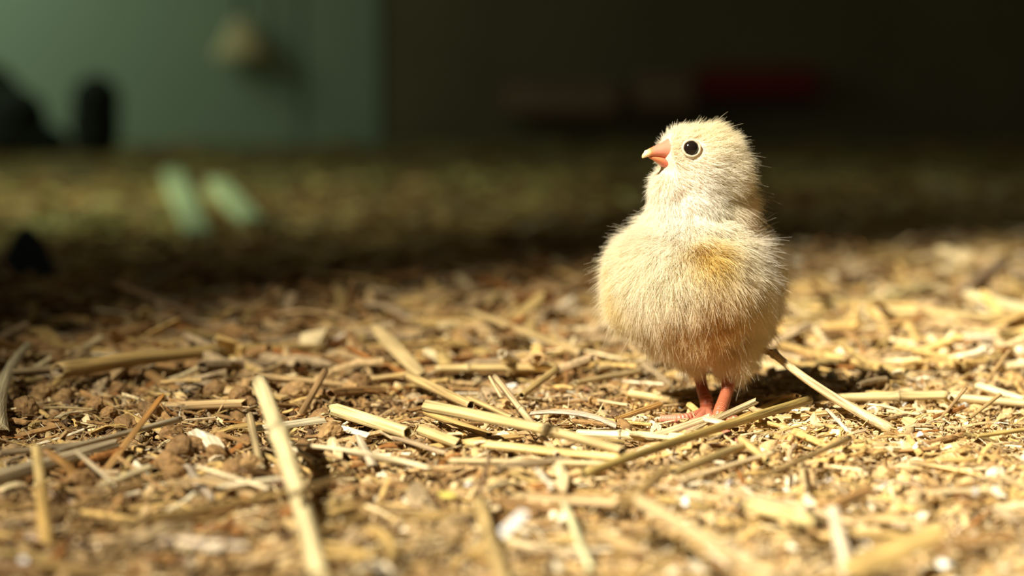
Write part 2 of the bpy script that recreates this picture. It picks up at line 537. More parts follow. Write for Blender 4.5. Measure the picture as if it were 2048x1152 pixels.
H('s', (815, 752, 9), (944, 812, 7), 20, 20, (0.58, 0.40, 0.16), 'dull gold straw behind the thick smooth one, running down to the right', jag=0.4)
H('s', (935, 795, 7), (1025, 836, 6), 12, 12, (0.55, 0.37, 0.15), 'slim straw right of the dull gold one behind the thick smooth straw')
H('b', (746, 650, 14), (842, 747, 6), 18, 20, (0.52, 0.38, 0.17), 'flat tan blade slanting down behind the middle of the litter', name='leaf_blade', wm=10, curl=0.3, roll=0.5)
H('s', (868, 738, 8), (1114, 734, 8), 15, 17, (0.62, 0.45, 0.18), 'level straw in soft focus left of the chick', nodes_at=(0.28,), jag=0.3)
H('s', (1042, 792, 8), (1114, 738, 12), 14, 15, (0.55, 0.38, 0.14), 'short straw sloping up to the right of the thin stalk', jag=0.3)
H('s', (942, 624, 14), (1164, 708, 8), 14, 17, (0.56, 0.39, 0.165), 'long soft-focus straw slanting down towards the chick from the left', jag=0.3)
H('s', (1148, 766, 7), (1285, 742, 7), 11, 14, (0.62, 0.45, 0.2), 'straw sloping up just left of the chick', jag=0.4)
H('s', (1190, 738, 7), (1330, 720, 7), 13, 12, (0.56, 0.41, 0.19), 'level straw passing behind the chick on its left', jag=0.3)
H('s', (1100, 712, 7), (1252, 672, 8), 13, 16, (0.50, 0.33, 0.11), 'dark gold straw behind the chick on its left', jag=0.3)
H('b', (1134, 704, 'd', .86), (1132, 782, 4), 8, 9, (0.26, 0.125, 0.04), 'dark brown stub standing upright left of the chick', curl=0.4, cat='straw')
H('s', (651, 741, 'd', .80), (594, 842, 2), 14, 15, (0.40, 0.24, 0.10), 'brown hollow stalk standing tilted with its open end up', jag=0.3)
H('s', (1258, 787, 6), (1364, 803, 5), 17, 16, (0.66, 0.48, 0.2), 'gold straw just behind the chick\'s left toes', jag=0.3)
H('s', (1152, 868, 5), (1376, 876, 5), 19, 19, (0.80, 0.64, 0.32), 'bright cream straw lying left of the chick\'s toes', jag=0.5, nodes_at=(0.4,))
H('b', (1230, 838, 6), (1322, 806, 8), 8, 14, (0.48, 0.27, 0.08), 'rust-edged strip left of the chick\'s toes', curl=0.4, roll=0.7)
H('b', (1060, 826, 8), (1230, 850, 6), 12, 15, (0.56, 0.43, 0.27), 'pinkish grey leaf strip behind the bright cream straw', curl=0.3, roll=0.6, by=3)
H('s', (1622, 799, 9), (1165, 950, 6), 18, 19, (0.56, 0.40, 0.12), 'long olive gold stalk passing in front of the chick\'s feet', jag=0.6, seg=24, by=-2)
ps = H('b', (1304, 873, 6), (1412, 836, 9), 16, 14, (0.66, 0.50, 0.27), 'flat tan strip lying over the chick\'s front toes', curl=0.3, roll=0.75)
H('b', (1408, 837, 9), (1459, 848, 8), 14, 10, (0.60, 0.46, 0.28), 'frayed bent end', name='frayed_end', parent=ps, curl=0.3, roll=0.75, jag=1.2)
H('b', (1478, 836, 4), (1574, 793, 7), 9, 11, (0.58, 0.36, 0.1), 'amber sliver behind the olive gold stalk', curl=0.4, roll=0.7)
ps = H('s', (1545, 705, 'd', .766), (1788, 862, 4), 15, 22, (0.74, 0.55, 0.27), 'long leaning stalk right of the chick with a knob near its top', nodes_at=(0.015,), jag=0.3, by=-3, seg=24)
H('s', (1500, 694, 'd', .772), (1552, 708, 'd', .764), 9, 15, (0.62, 0.40, 0.13), 'split tip', name='split_tip', parent=ps, jag=0.9)
H('s', (1628, 797, 6), (1900, 790, 7), 17, 20, (0.76, 0.58, 0.26), 'bright level straw behind the leaning stalk on the right', jag=0.6, nodes_at=(0.62,))
H('s', (1895, 794, 6), (2060, 808, 5), 18, 16, (0.70, 0.52, 0.24), 'gold straw carrying on from the bright level one to the right edge', jag=0.5)
H('s', (1470, 806, 4), (1632, 800, 5), 16, 16, (0.52, 0.37, 0.17), 'shaded straw right behind the chick\'s right leg', nodes_at=(0.25,), jag=0.3)
H('s', (1650, 710, 8), (1815, 745, 7), 18, 17, (0.56, 0.39, 0.14), 'thick dark gold straw right of the knobbed stalk', jag=0.3)
H('b', (1710, 718, 6), (1764, 766, 4), 6, 8, (0.66, 0.48, 0.28), 'thin tan sliver crossing the thick dark gold straw', curl=0.3, roll=0.4)
H('s', (2020, 699, 'd', .83), (1972, 766, 3), 9, 9, (0.46, 0.29, 0.11), 'thin brown stalk standing tilted near the right edge', jag=0.4)
H('b', (1952, 768, 6), (2045, 796, 5), 16, 14, (0.88, 0.76, 0.42), 'bright lemon cream strip near the right edge', curl=0.4, roll=0.7)
H('s', (1917, 735, 6), (2062, 690, 8), 20, 22, (0.52, 0.36, 0.12), 'thick shaded gold straw rising to the right edge', jag=0.3)
H('s', (1878, 842, 4), (1932, 776, 11), 7, 7, (0.48, 0.31, 0.14), 'thin brown twig leaning right, in front of the bright straws')
H('s', (1938, 838, 4), (2002, 788, 9), 7, 8, (0.56, 0.38, 0.15), 'thin gold twig leaning right, nearest the right edge of two')
H('s', (1950, 873, 6), (2060, 858, 6), 9, 10, (0.64, 0.46, 0.15), 'thin gold straw at the right edge in the crumbly litter')
# right foreground
H('s', (1346, 945, 6), (1496, 888, 8), 20, 17, (0.60, 0.43, 0.17), 'gold straw lying right below the olive gold stalk', jag=0.4)
H('s', (1360, 962, 4), (1550, 905, 5), 11, 11, (0.74, 0.56, 0.30), 'pale straw parallel below the gold one', jag=0.4)
H('s', (1481, 878, 9), (1536, 922, 4), 17, 15, (0.60, 0.43, 0.16), 'short stub with a dark open end pointing at the chick', jag=0.2)
H('s', (1508, 962, 5), (1700, 876, 8), 10, 12, (0.50, 0.34, 0.14), 'brown straw sloping up to the right in the crumbly litter', jag=0.3)
H('s', (1600, 920, 'd', .668), (1612, 980, 3), 12, 12, (0.74, 0.55, 0.26), 'short pale stub standing in the crumbly litter', jag=0.3)
H('s', (1492, 1010, 8), (1632, 1046, 7), 22, 22, (0.84, 0.66, 0.28), 'short bright yellow straw in the blurred crumbs', jag=0.3)
H('b', (1432, 975, 7), (1610, 1015, 6), 12, 16, (0.66, 0.46, 0.24), 'tan strip with a pale edge behind the short yellow straw', curl=0.4, roll=0.6)
H('s', (1240, 1016, 9), (1332, 938, 14), 25, 22, (0.46, 0.30, 0.11), 'blurred brown stalk rising to the right in the near middle', jag=0.3)
H('s', (1266, 996, 9), (1560, 1165, 9), 24, 30, (0.72, 0.54, 0.27), 'long blurred pale straw slanting down to the bottom edge', jag=0.3, seg=22)
H('s', (981, 908, 'd', .635), (946, 1022, 3), 8, 11, (0.26, 0.16, 0.08), 'thin dark brown twig standing upright in the near middle', jag=0.3)
H('s', (872, 1052, 9), (790, 1160, 9), 13, 16, (0.50, 0.35, 0.16), 'blurred thin tan straw slanting to the bottom edge', jag=0.3)
H('b', (724, 1064, 'd', .60), (762, 1140, 4), 11, 16, (0.80, 0.70, 0.52), 'whitish sliver standing in the near left middle', curl=0.3)
H('b', (1006, 1068, 7), (1048, 1028, 11), 20, 17, (0.92, 0.87, 0.78), 'small bright white chip in the near middle', name='wood_chip', cat='chip', curl=0.1, roll=0.7, th=0.0012)
H('s', (1072, 938, 9), (1108, 978, 5), 9, 10, (0.86, 0.76, 0.54), 'small cream straw stub in the near middle', jag=0.3)
H('b', (1178, 940, 3), (1206, 898, 8), 12, 10, (0.48, 0.29, 0.10), 'small brown sliver leaning on the level gold straws', curl=0.4, roll=0.5)
H('s', (640, 895, 4), (830, 932, 4), 7, 8, (0.36, 0.26, 0.13), 'thin dark stem lying along the left end of the gold straws')
H('s', (790, 1040, 6), (960, 1022, 6), 14, 12, (0.48, 0.32, 0.11), 'blurred dark gold straw left of the dark upright twig')
H('b', (716, 870, 'd', .70), (746, 928, 3), 14, 20, (0.62, 0.50, 0.32), 'pale frayed split strip standing left of the level gold straws', curl=0.4, jag=0.9)
H('b', (680, 855, 6), (735, 870, 6), 14, 13, (0.88, 0.80, 0.60), 'bright white strip under the slant-cut straw', curl=0.3, roll=0.7)
H('b', (770, 866, 5), (890, 905, 4), 14, 10, (0.50, 0.36, 0.2), 'brown grey leaf strip under the slant-cut straw', curl=0.4, roll=0.6, jag=0.9)
# behind, out of focus
H('s', (705, 560, 'd', .98), (688, 655, 2), 8, 9, (0.33, 0.19, 0.08), 'blurred thin brown stalk standing upright behind the longest stalk')
H('s', (545, 568, 'd', 1.0), (531, 648, 2), 10, 13, (0.36, 0.20, 0.08), 'blurred dark stub standing upright on the far edge of the straw')
H('s', (222, 563, 'd', 1.01), (408, 640, 4), 16, 18, (0.50, 0.33, 0.16), 'blurred tan straw slanting down on the far left litter')
H('s', (276, 582, 6), (440, 492, 'd', 1.14), 15, 17, (0.48, 0.34, 0.16), 'blurred straw rising right, one of the crossed pair at the back')
H('s', (298, 475, 'd', 1.16), (430, 562, 6), 11, 13, (0.40, 0.22, 0.08), 'blurred brown straw slanting down, other one of the crossed pair at the back')
H('s', (78, 582, 'd', .99), (152, 652, 3), 11, 14, (0.35, 0.21, 0.07), 'blurred dark straw at the far left litter edge')
H('s', (232, 713, 5), (336, 656, 9), 14, 14, (0.50, 0.36, 0.15), 'dull straw sloping up behind the longest stalk')
H('s', (300, 690, 6), (402, 662, 7), 12, 14, (0.46, 0.30, 0.13), 'dull brown straw right behind the sloping one, past the longest stalk')
H('s', (560, 690, 7), (690, 668, 8), 12, 12, (0.52, 0.34, 0.14), 'blurred gold straw past the thin end of the longest stalk')
H('s', (645, 695, 5), (690, 668, 9), 8, 9, (0.78, 0.64, 0.46), 'small pale straw sloping up at the thin end of the longest stalk')
H('s', (0, 520, 'd', 1.12), (48, 575, 'd', 1.08), 9, 9, (0.42, 0.17, 0.05), 'blurred reddish straw sticking up before the dark marker')
H('s', (1930, 588, 12), (2070, 624, 8), 20, 24, (0.80, 0.66, 0.34), 'blurred bright straw at the right edge behind the others', jag=0.3)
H('s', (1598, 607, 8), (1812, 598, 8), 15, 15, (0.66, 0.50, 0.2), 'blurred level straw right behind the chick', jag=0.3)
H('s', (1770, 590, 9), (1860, 575, 10), 20, 20, (0.70, 0.56, 0.26), 'blurred short bright straw past the level one behind the chick', jag=0.3)
H('s', (1782, 652, 7), (2060, 672, 7), 13, 15, (0.68, 0.51, 0.23), 'soft-focus straw running to the right edge, above the cream strip', jag=0.3)
H('s', (1722, 676, 7), (1950, 698, 6), 11, 12, (0.68, 0.50, 0.27), 'thin soft-focus straw right of the chick, below the longer one', jag=0.3)
H('s', (1760, 620, 7), (2050, 640, 8), 15, 18, (0.64, 0.48, 0.2), 'soft-focus straw behind the one running to the right edge', jag=0.3)
H('s', (1928, 580, 'd', 1.07), (2008, 524, 'd', 1.15), 22, 26, (0.52, 0.37, 0.22), 'blurred thick straw propped up at the far right', jag=0.3)
H('s', (1625, 565, 'd', 1.0), (1664, 612, 4), 10, 10, (0.48, 0.24, 0.08), 'blurred reddish brown stub standing right behind the chick')
H('s', (1575, 650, 6), (1650, 622, 8), 12, 13, (0.58, 0.42, 0.16), 'soft-focus straw touching the chick\'s outline on the right', jag=0.3)
H('s', (975, 540, 7), (1130, 575, 6), 13, 15, (0.46, 0.31, 0.14), 'blurred straw far behind, left of the chick')
H('s', (870, 610, 7), (985, 575, 8), 14, 14, (0.46, 0.29, 0.11), 'blurred brown straw sloping up far behind the middle')
H('s', (1580, 690, 5), (1690, 672, 6), 10, 13, (0.60, 0.44, 0.23), 'pale brown straw behind the knob of the leaning stalk', jag=0.4)
# ------------------------------------------------------------------ SCATTERED LITTER
def rot_matrices(yaw, pitch, roll):
    cy, sy = np.cos(yaw), np.sin(yaw); cp, sp = np.cos(pitch), np.sin(pitch); cr, sr = np.cos(roll), np.sin(roll)
    R = np.empty((len(yaw), 3, 3))
    R[:, 0, 0] = cy * cp; R[:, 0, 1] = cy * sp * sr - sy * cr; R[:, 0, 2] = cy * sp * cr + sy * sr
    R[:, 1, 0] = sy * cp; R[:, 1, 1] = sy * sp * sr + cy * cr; R[:, 1, 2] = sy * sp * cr - cy * sr
    R[:, 2, 0] = -sp; R[:, 2, 1] = cp * sr; R[:, 2, 2] = cp * cr
    return R


def chunk_template(seed, sub=2, rough=0.5, squash=0.7):
    bm = bmesh.new()
    bmesh.ops.create_icosphere(bm, subdivisions=sub, radius=0.5)
    off = Vector((seed * 7.3, seed * 3.1, seed * 1.7))
    for v in bm.verts:
        n = mnoise.noise(v.co * 2.6 + off) * rough + mnoise.noise(v.co * 6.5 + off) * rough * 0.45
        c = mnoise.noise(v.co * 15 + off) * rough * 0.28
        v.co *= 1 + n + c
        v.co.z *= squash
    bmesh.ops.triangulate(bm, faces=bm.faces)
    V = np.array([v.co for v in bm.verts]); T = np.array([[v.index for v in f.verts] for f in bm.faces])
    bm.free()
    return V, T


def tri(Q):
    return np.vstack([Q[:, [0, 1, 2]], Q[:, [0, 2, 3]]])


def flake_template(seed, elong=1.6, n=8, wild=1.0):
    """thin, warped, ragged shaving; about unit length"""
    r = np.random.default_rng(900 + seed)
    a = np.sort(np.linspace(0, 2 * np.pi, n, endpoint=False) + r.uniform(-0.3, 0.3, n))
    rad = r.uniform(0.55, 1.0, n) * 0.5
    x = np.cos(a) * rad; y = np.sin(a) * rad / elong
    bend = r.uniform(-1.1, 1.1) * wild; tw = r.uniform(-1.0, 1.0) * wild
    z = bend * x ** 2 + tw * x * y + r.uniform(-0.03, 0.03, n) * wild ** 2
    th = r.uniform(0.05, 0.13)
    top = np.column_stack([x, y, z + th / 2]); bot = np.column_stack([x * 0.95, y * 0.95, z - th / 2])
    V = np.vstack([top, bot, [[0, 0, th / 2 + r.uniform(-.03, .05)], [0, 0, -th / 2]]])
    T = []
    for i in range(n):
        j = (i + 1) % n
        T += [(i, j, 2 * n), (j + n, i + n, 2 * n + 1), (i + n, j + n, j), (i + n, j, i)]
    return V, np.array(T)


def strip_template(seed, w=0.12):
    """short chopped strip, unit length, slightly curled"""
    r = np.random.default_rng(300 + seed)
    seg, k = 4, 3
    ts = np.linspace(0, 1, seg)
    bend = r.uniform(-0.18, 0.18); by = r.uniform(-0.12, 0.12); curl = r.uniform(0.1, 0.6); tw = r.uniform(-0.7, 0.7)
    rings = []
    u = np.linspace(-1, 1, k)
    for i, t in enumerate(ts):
        wd = w / 2 * (1 + 0.15 * r.uniform(-1, 1))
        x = np.full(k, t - 0.5) + (r.uniform(-1, 1, k) * 0.06 if i in (0, seg - 1) else 0)
        y = u * wd; z = -curl * wd * u ** 2; th = 0.22 * w
        top = np.column_stack([x, y, z + th / 2]); bot = np.column_stack([x, y, z - th / 2])[::-1]
        R = np.vstack([top, bot]); an = tw * t
        yy = R[:, 1] * math.cos(an) - R[:, 2] * math.sin(an); zz = R[:, 1] * math.sin(an) + R[:, 2] * math.cos(an)
        R[:, 1] = yy + by * 4 * t * (1 - t); R[:, 2] = zz + bend * 4 * t * (1 - t)
        rings.append(R)
    V, Q, T = loft(np.array(rings))
    return V, np.vstack([tri(Q), T])


def tube_template(seed, w=0.1):
    r = np.random.default_rng(600 + seed)
    m, seg = 7, 4
    a = np.linspace(0, 2 * np.pi, m, endpoint=False)
    bend = r.uniform(-0.08, 0.08)
    rings = []
    j0 = r.uniform(0, 1, m) * 0.06; j1 = r.uniform(0, 1, m) * 0.06
    for t, sc, dx in [(0.1, .7, 0), (0, .72, j0), (0, 1, j0)] + [(t, 1, 0) for t in np.linspace(0, 1, seg)[1:-1]] + [(1, 1, -j1), (1, .72, -j1), (0.9, .7, 0)]:
        rings.append(np.column_stack([np.full(m, t - 0.5) + dx, np.cos(a) * w / 2 * sc + bend * 4 * t * (1 - t), np.sin(a) * w / 2 * sc * 0.85]))
    V, Q, T = loft(np.array(rings))
    return V, np.vstack([tri(Q), T])


CHUNKS = [chunk_template(i, 2, 0.75, 0.72) for i in range(10)]
CHUNKS_LOW = [chunk_template(i + 20, 1, 0.5, 0.7) for i in range(8)]
PELLETS = [chunk_template(i + 40, 3, 0.34, 0.85) for i in range(6)]
FLAKES = [flake_template(i, 1.2 + 0.25 * (i % 5)) for i in range(14)]
CURLS = [flake_template(i + 30, 1.3 + 0.3 * (i % 4), 11, 2.3) for i in range(14)]
STRIPS = [strip_template(i, (0.10, 0.16, 0.22, 0.07)[i % 4]) for i in range(14)]
TUBES = [tube_template(i, (0.06, 0.08, 0.105)[i % 3]) for i in range(9)]
FIBRES = [strip_template(i + 50, 0.035) for i in range(6)]

Z2 = lambda xy: bed_height(np.asarray(xy, dtype=float).reshape(-1, 2))


def in_view(n, y0, y1, extra=0.05, power=1.0):
    """random ground points in the strip of litter the photograph covers, a little wider on both sides"""
    out = []
    y = y0 + (y1 - y0) * rng.random(n) ** power
    half = y * (1024 / FPX) + extra
    return np.column_stack([(rng.random(n) * 2 - 1) * half, y])


def feet_clear(xy, z):
    """keep tall bits away from the chick's toes"""
    return xy


class Batch:
    def __init__(self): self.items = []

    def add(self, templates, xy, size, lift, tilt, tint, squish=None):
        """one row per piece: template index, position, angles, size, tint"""
        n = len(xy)
        t = rng.integers(0, len(templates), n)
        yaw = rng.uniform(0, 2 * np.pi, n); pit = rng.normal(0, tilt, n); rol = rng.normal(0, tilt * 1.6, n)
        pos = np.column_stack([xy, Z2(xy) + lift])
        self.items.append([templates, t, pos, yaw, pit, rol, size, tint])

    def build(self, name, mat, label, cat, smooth=False):
        Vs, Ts, Cs, off = [], [], [], 0
        for templates, t, pos, yaw, pit, rol, size, tint in self.items:
            R = rot_matrices(yaw, pit, rol)
            for k in range(len(templates)):
                s = np.where(t == k)[0]
                if not len(s): continue
                V, T = templates[k]
                W = np.einsum('nij,vj->nvi', R[s], V) * size[s][:, None, None] + pos[s][:, None, :]
                Vs.append(W.reshape(-1, 3))
                Ts.append((T[None] + (np.arange(len(s)) * len(V))[:, None, None]).reshape(-1, 3) + off)
                Cs.append(np.repeat(tint[s], len(V), axis=0))
                off += len(s) * len(V)
        me = mesh_from(name, np.vstack(Vs), np.vstack(Ts), np.clip(np.vstack(Cs), 0, 1), smooth)
        o = link(name, me, mat)
        return tag(o, label, cat, kind='stuff')


def mix_tints(n, cols, weights):
    c = np.array(cols)[rng.choice(len(cols), n, p=np.array(weights) / sum(weights))]
    return c * rng.uniform(0.75, 1.2, n)[:, None]


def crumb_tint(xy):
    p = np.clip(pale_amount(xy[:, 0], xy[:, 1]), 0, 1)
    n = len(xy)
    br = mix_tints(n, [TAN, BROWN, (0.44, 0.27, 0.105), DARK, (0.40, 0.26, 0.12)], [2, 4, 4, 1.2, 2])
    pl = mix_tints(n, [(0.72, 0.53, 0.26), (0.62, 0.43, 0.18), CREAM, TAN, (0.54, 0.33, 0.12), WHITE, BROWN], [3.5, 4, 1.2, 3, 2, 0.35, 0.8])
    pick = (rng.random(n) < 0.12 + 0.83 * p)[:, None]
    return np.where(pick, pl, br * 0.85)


STRAW_COLS = [PALE, GOLD, TAN, BROWN, GREY, CREAM, OLIVE, RUST]


def straw_tint(n, xy):
    p = np.clip(pale_amount(xy[:, 0], xy[:, 1]), 0, 1)[:, None]
    return np.where(rng.random((n, 1)) < 0.25 + 0.75 * p, mix_tints(n, STRAW_COLS, [2.2, 4, 3, 2.2, 2, 0.9, 1.2, 0.5]),
                    mix_tints(n, STRAW_COLS, [0.3, 1.6, 3, 4.5, 2.4, 0.2, 1.2, 1.2]))


# crumbs: near, in the photograph's sharp and half-sharp range
B = Batch()
for n, y0, y1, tp, smin, smax, lift, pw in ((3400, .50, 1.05, CHUNKS, .0018, .0050, .0008, 1.15), (6500, .50, 1.02, CURLS, .0016, .0058, .0016, 1.1), (8000, .50, 1.10, CHUNKS_LOW, .0008, .0026, .0012, 1.0), (1500, .52, 1.0, CHUNKS, .0035, .0075, .0010, 1.0),
                                        (7000, 1.0, 2.0, CHUNKS_LOW, .002, .006, .0006, 1.2)):
    n = int(n * 1.45)
    xy = in_view(n, y0, y1, 0.14, pw)
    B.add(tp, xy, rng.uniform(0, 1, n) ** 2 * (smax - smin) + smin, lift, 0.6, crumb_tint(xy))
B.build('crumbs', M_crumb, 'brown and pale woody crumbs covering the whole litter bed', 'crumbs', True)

# flakes and shavings
B = Batch()
for n, y0, y1, smin, smax, lift, pw in ((8500, .50, 1.10, .0016, .0048, .0022, 1.1), (4500, 1.0, 2.0, .003, .008, .001, 1.2)):
    n = int(n * 1.45)
    xy = in_view(n, y0, y1, 0.14, pw)
    B.add(FLAKES, xy, rng.uniform(0, 1, n) ** 1.7 * (smax - smin) + smin, lift, 0.45, crumb_tint(xy) * 1.05)
B.build('shavings', M_crumb, 'small ragged wood shavings strewn over the crumbs', 'shavings')

# chopped straw bits and fibres
B = Batch()
for n, tp, y0, y1, smin, smax, lift, tl, pw in ((4600, STRIPS, .50, 1.15, .004, .015, .0032, .20, 1.0), (2600, STRIPS, 1.05, 2.0, .010, .030, .002, .16, 1.2),
                                            (7500, FIBRES, .50, 1.10, .003, .013, .0030, .32, 1.0), (2600, TUBES, .95, 1.9, .015, .045, .005, .16, 1.2), (1500, TUBES, .84, 1.32, .018, .05, .006, .17, 1.0), (900, STRIPS, .84, 1.3, .015, .04, .006, .25, 1.0), (500, TUBES, .55, .98, .010, .024, .0035, .14, 1.0)):
    n = int(n * 1.45)
    xy = in_view(n, y0, y1, 0.14, pw)
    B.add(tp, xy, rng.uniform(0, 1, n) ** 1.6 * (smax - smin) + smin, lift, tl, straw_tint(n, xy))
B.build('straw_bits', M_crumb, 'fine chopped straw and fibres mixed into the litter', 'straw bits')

# sparse straw bits on the bare floor behind the bed
B = Batch()
n = 2600
xy = in_view(n, 1.25, 2.98, 0.1, 0.9)
B.add(STRIPS, xy, rng.uniform(.015, .05, n), 0.002, 0.12, mix_tints(n, [OLIVE, TAN, BROWN, (0.45, 0.40, 0.14)], [2, 1, 2, 2]))
B.build('floor_straw', M_crumb, 'sparse blurred straw on the bare floor at the back', 'straw bits')

# ---- single pieces large enough to point at: copies that share mesh data
FOOT = at_z(1425, 850, 0)


def where(p):
    a = 'in front' if p[1] < FOOT.y - .045 else 'behind' if p[1] > FOOT.y + .07 else ''
    b = 'left' if p[0] < FOOT.x - .028 else 'right' if p[0] > FOOT.x + .028 else ''
    if a == 'in front': return 'nearer than the chick' + (', to its ' + b if b else ', straight before it')
    if a == 'behind': return 'beyond the chick' + (', to its ' + b if b else ', straight past it')
    return 'level with the chick\'s feet' + (', to the ' + b if b else '')


def singles(name, templates, n, y0, y1, smin, smax, lift, tilt, label, cat, group, mat, tints, smooth=False, points=None, pw=1.0, bias=False):
    protos = []
    names = [t[1] if isinstance(t[0], tuple) else '' for t in tints]
    tints = [t[0] if isinstance(t[0], tuple) else t for t in tints]
    pname = {}
    for k, (V, T) in enumerate(templates):
        for j in range(2):
            me = mesh_from(name, V * ((smin + smax) / 2), T, np.clip(np.array(tints[(k * 2 + j) % len(tints)]), 0, 1), smooth)
            me.materials.append(mat)
            protos.append(me)
            pname[me.name] = names[(k * 2 + j) % len(tints)]
    xy = in_view(n, y0, y1, -0.004, pw) if points is None else np.asarray(points)
    if bias:
        keep = rng.random(n) < 0.10 + 0.90 * np.clip(pale_amount(xy[:, 0], xy[:, 1]), 0, 1)
        xy = xy[keep][:294]
    n = len(xy)
    z = Z2(xy)
    first = None
    for i in range(n):
        me = protos[int(rng.integers(0, len(protos)))]
        if points is None and (xy[i, 0] - FOOT.x) ** 2 + ((xy[i, 1] - FOOT.y) / 1.6) ** 2 < 0.017 ** 2: continue
        if first is None:
            o = first = bpy.data.objects.new(name, me)
        else:
            o = first.copy(); o.data = me
        C.objects.link(o)
        s = (smin + (smax - smin) * rng.random() ** 1.6) / ((smin + smax) / 2)
        o.scale = (s, s * rng.uniform(0.85, 1.15), s * rng.uniform(0.85, 1.15))
        o.rotation_euler = (rng.normal(0, tilt * 1.4), rng.normal(0, tilt), rng.uniform(0, 6.283))
        o.location = (xy[i, 0], xy[i, 1], z[i] + lift * rng.uniform(0.8, 1.3))
        place = where(xy[i])
        tag(o, label.replace('COLOUR', pname[me.name]).replace('PLACE', place), cat, group)


singles('straw_length', TUBES, 150, .53, 1.30, .016, .042, .0045, .10, 'short loose COLOUR hollow straw length PLACE', 'straw',
        'short hollow straw lengths in the litter', M_straw, [(PALE, 'pale'), (GOLD, 'gold'), (TAN, 'tan'), (BROWN, 'brown'), (GREY, 'grey-brown'), (OLIVE, 'olive brown'), (GOLD, 'gold')], pw=0.9)
singles('chopped_strip', STRIPS, 145, .53, 1.25, .012, .030, .0042, .16, 'small flat COLOUR straw strip PLACE', 'straw strip',
        'chopped strips in the litter', M_straw, [(PALE, 'pale'), (GOLD, 'gold'), (TAN, 'tan'), (BROWN, 'brown'), (GREY, 'grey-brown'), (CREAM, 'cream'), (RUST, 'rusty'), (PINK, 'pinkish')], pw=0.9)
singles('wood_flake', FLAKES, 620, .535, .95, .0042, .0085, .0034, .35, 'ragged COLOUR wood flake on the crumbs, PLACE', 'flake',
        'wood flakes on the litter', M_piece, [((0.72, 0.53, 0.26), 'pale'), ((0.62, 0.43, 0.18), 'honey'), (TAN, 'tan'), (CREAM, 'cream'), ((0.54, 0.33, 0.12), 'brownish'), ((0.68, 0.48, 0.24), 'pale')], pw=1.3, bias=True)
pts = []
for px, py in ((357, 915), (340, 935), (385, 905), (432, 921), (466, 938), (503, 938), (352, 952), (180, 962), (160, 975), (430, 795), (480, 805), (493, 815),
               (345, 865), (395, 880), (425, 885), (445, 890), (490, 900), (590, 800), (640, 800), (50, 825), (190, 820), (220, 835), (255, 850), (300, 835),
               (700, 790), (720, 780), (640, 840), (660, 880), (610, 905), (575, 945), (90, 790), (130, 800), (240, 790), (560, 860)):
    q = at_z(px, py, 0.003)
    pts.append((q.x, q.y))
singles('dropping', PELLETS, 0, 0, 0, .0058, .0088, .0036, .4, 'round crumbly brown dropping among the straws on the left', 'dropping',
        'round droppings on the left litter', M_piece, [(0.30, 0.17, 0.06), (0.25, 0.14, 0.05), (0.36, 0.215, 0.08)], False, pts)
wp = []
for px, py in ((1833, 888), (1842, 884), (1455, 966), (1660, 965), (1370, 1008), (1372, 1020), (940, 965), (935, 973), (1740, 1090), (1700, 1118), (1950, 985), (1995, 842), (45, 1118), (1350, 775), (1600, 658)):
    q = at_z(px, py, 0.006)
    wp.append((q.x, q.y))
singles('white_chip', FLAKES[:5], 0, 0, 0, .003, .0048, .0062, .5, 'tiny bright white chip glinting on the litter, PLACE', 'chip',
        'white chips on the litter', M_piece, [(0.95, 0.93, 0.88)], False, wp)
yp = at_z(897, 992, 0.007)
o = link('petal', mesh_from('petal', FLAKES[3][0] * 0.0065, FLAKES[3][1], (0.66, 0.56, 0.12)), M_piece)
o.location = yp; o.rotation_euler = (0.5, 0.1, -0.4)
tag(o, 'small lemon yellow scrap lying in the near middle litter', 'scrap')
# ------------------------------------------------------------------ CHICK
CD = 0.760                                  # distance of the chick's middle plane
MPP = CD / FPX


def cp(px, py, dy=0.0):
    """place seen at pixel, dy millimetres behind the chick's middle plane"""
    return at_d(px, py, CD + dy / 1000.0)


def ellipsoid(bm, c, axes, radii):
    R = Matrix((axes[0], axes[1], axes[2])).transposed()
    M = Matrix.Translation(c) @ R.to_4x4() @ Matrix.Diagonal((*radii, 1))
    bmesh.ops.create_icosphere(bm, subdivisions=3, radius=1, matrix=M)


def grow(name, blobs, voxel, smooth_it, mat, parent):
    bm = bmesh.new()
    for c, ax, r in blobs: ellipsoid(bm, c, ax, r)
    me = bpy.data.meshes.new(name); bm.to_mesh(me); bm.free()
    tmp = bpy.data.objects.new('tmp', me); C.objects.link(tmp)
    md = tmp.modifiers.new('r', 'REMESH'); md.mode = 'VOXEL'; md.voxel_size = voxel
    sm = tmp.modifiers.new('s', 'SMOOTH'); sm.factor = 0.5; sm.iterations = smooth_it
    dg = bpy.context.evaluated_depsgraph_get()
    me2 = bpy.data.meshes.new_from_object(tmp.evaluated_get(dg))
    bpy.data.objects.remove(tmp, do_unlink=True)
    me2.name = name
    me2.polygons.foreach_set('use_smooth', np.full(len(me2.polygons), True))
    me2.materials.clear()
    return link(name, me2, mat, parent)


XA = (Vector((1, 0, 0)), Vector((0, 1, 0)), Vector((0, 0, 1)))


def E(px, py, dy, rx, rz, ry, yaw=0.0, lean=0.0):
    """blob: centre pixel, depth in mm, radii rx,rz in pixels, ry in mm; yaw turns it about the vertical, lean tilts it in the picture"""
    c = cp(px, py, dy)
    A = Matrix.Rotation(yaw, 3, 'Z') @ Matrix.Rotation(lean, 3, 'Y')
    return (c, (A @ XA[0], A @ XA[1], A @ XA[2]), (rx * MPP, ry / 1000.0, rz * MPP))


root = bpy.data.objects.new('chick', None)
C.objects.link(root)
root.empty_display_size = 0.01
tag(root, 'fluffy pale yellow chick standing on the straw with its head turned up and left', 'chick')

m_skin = plain('chick_skin', (0.74, 0.58, 0.38), 0.8, 200, 0.1, 0.1, 0.0002)

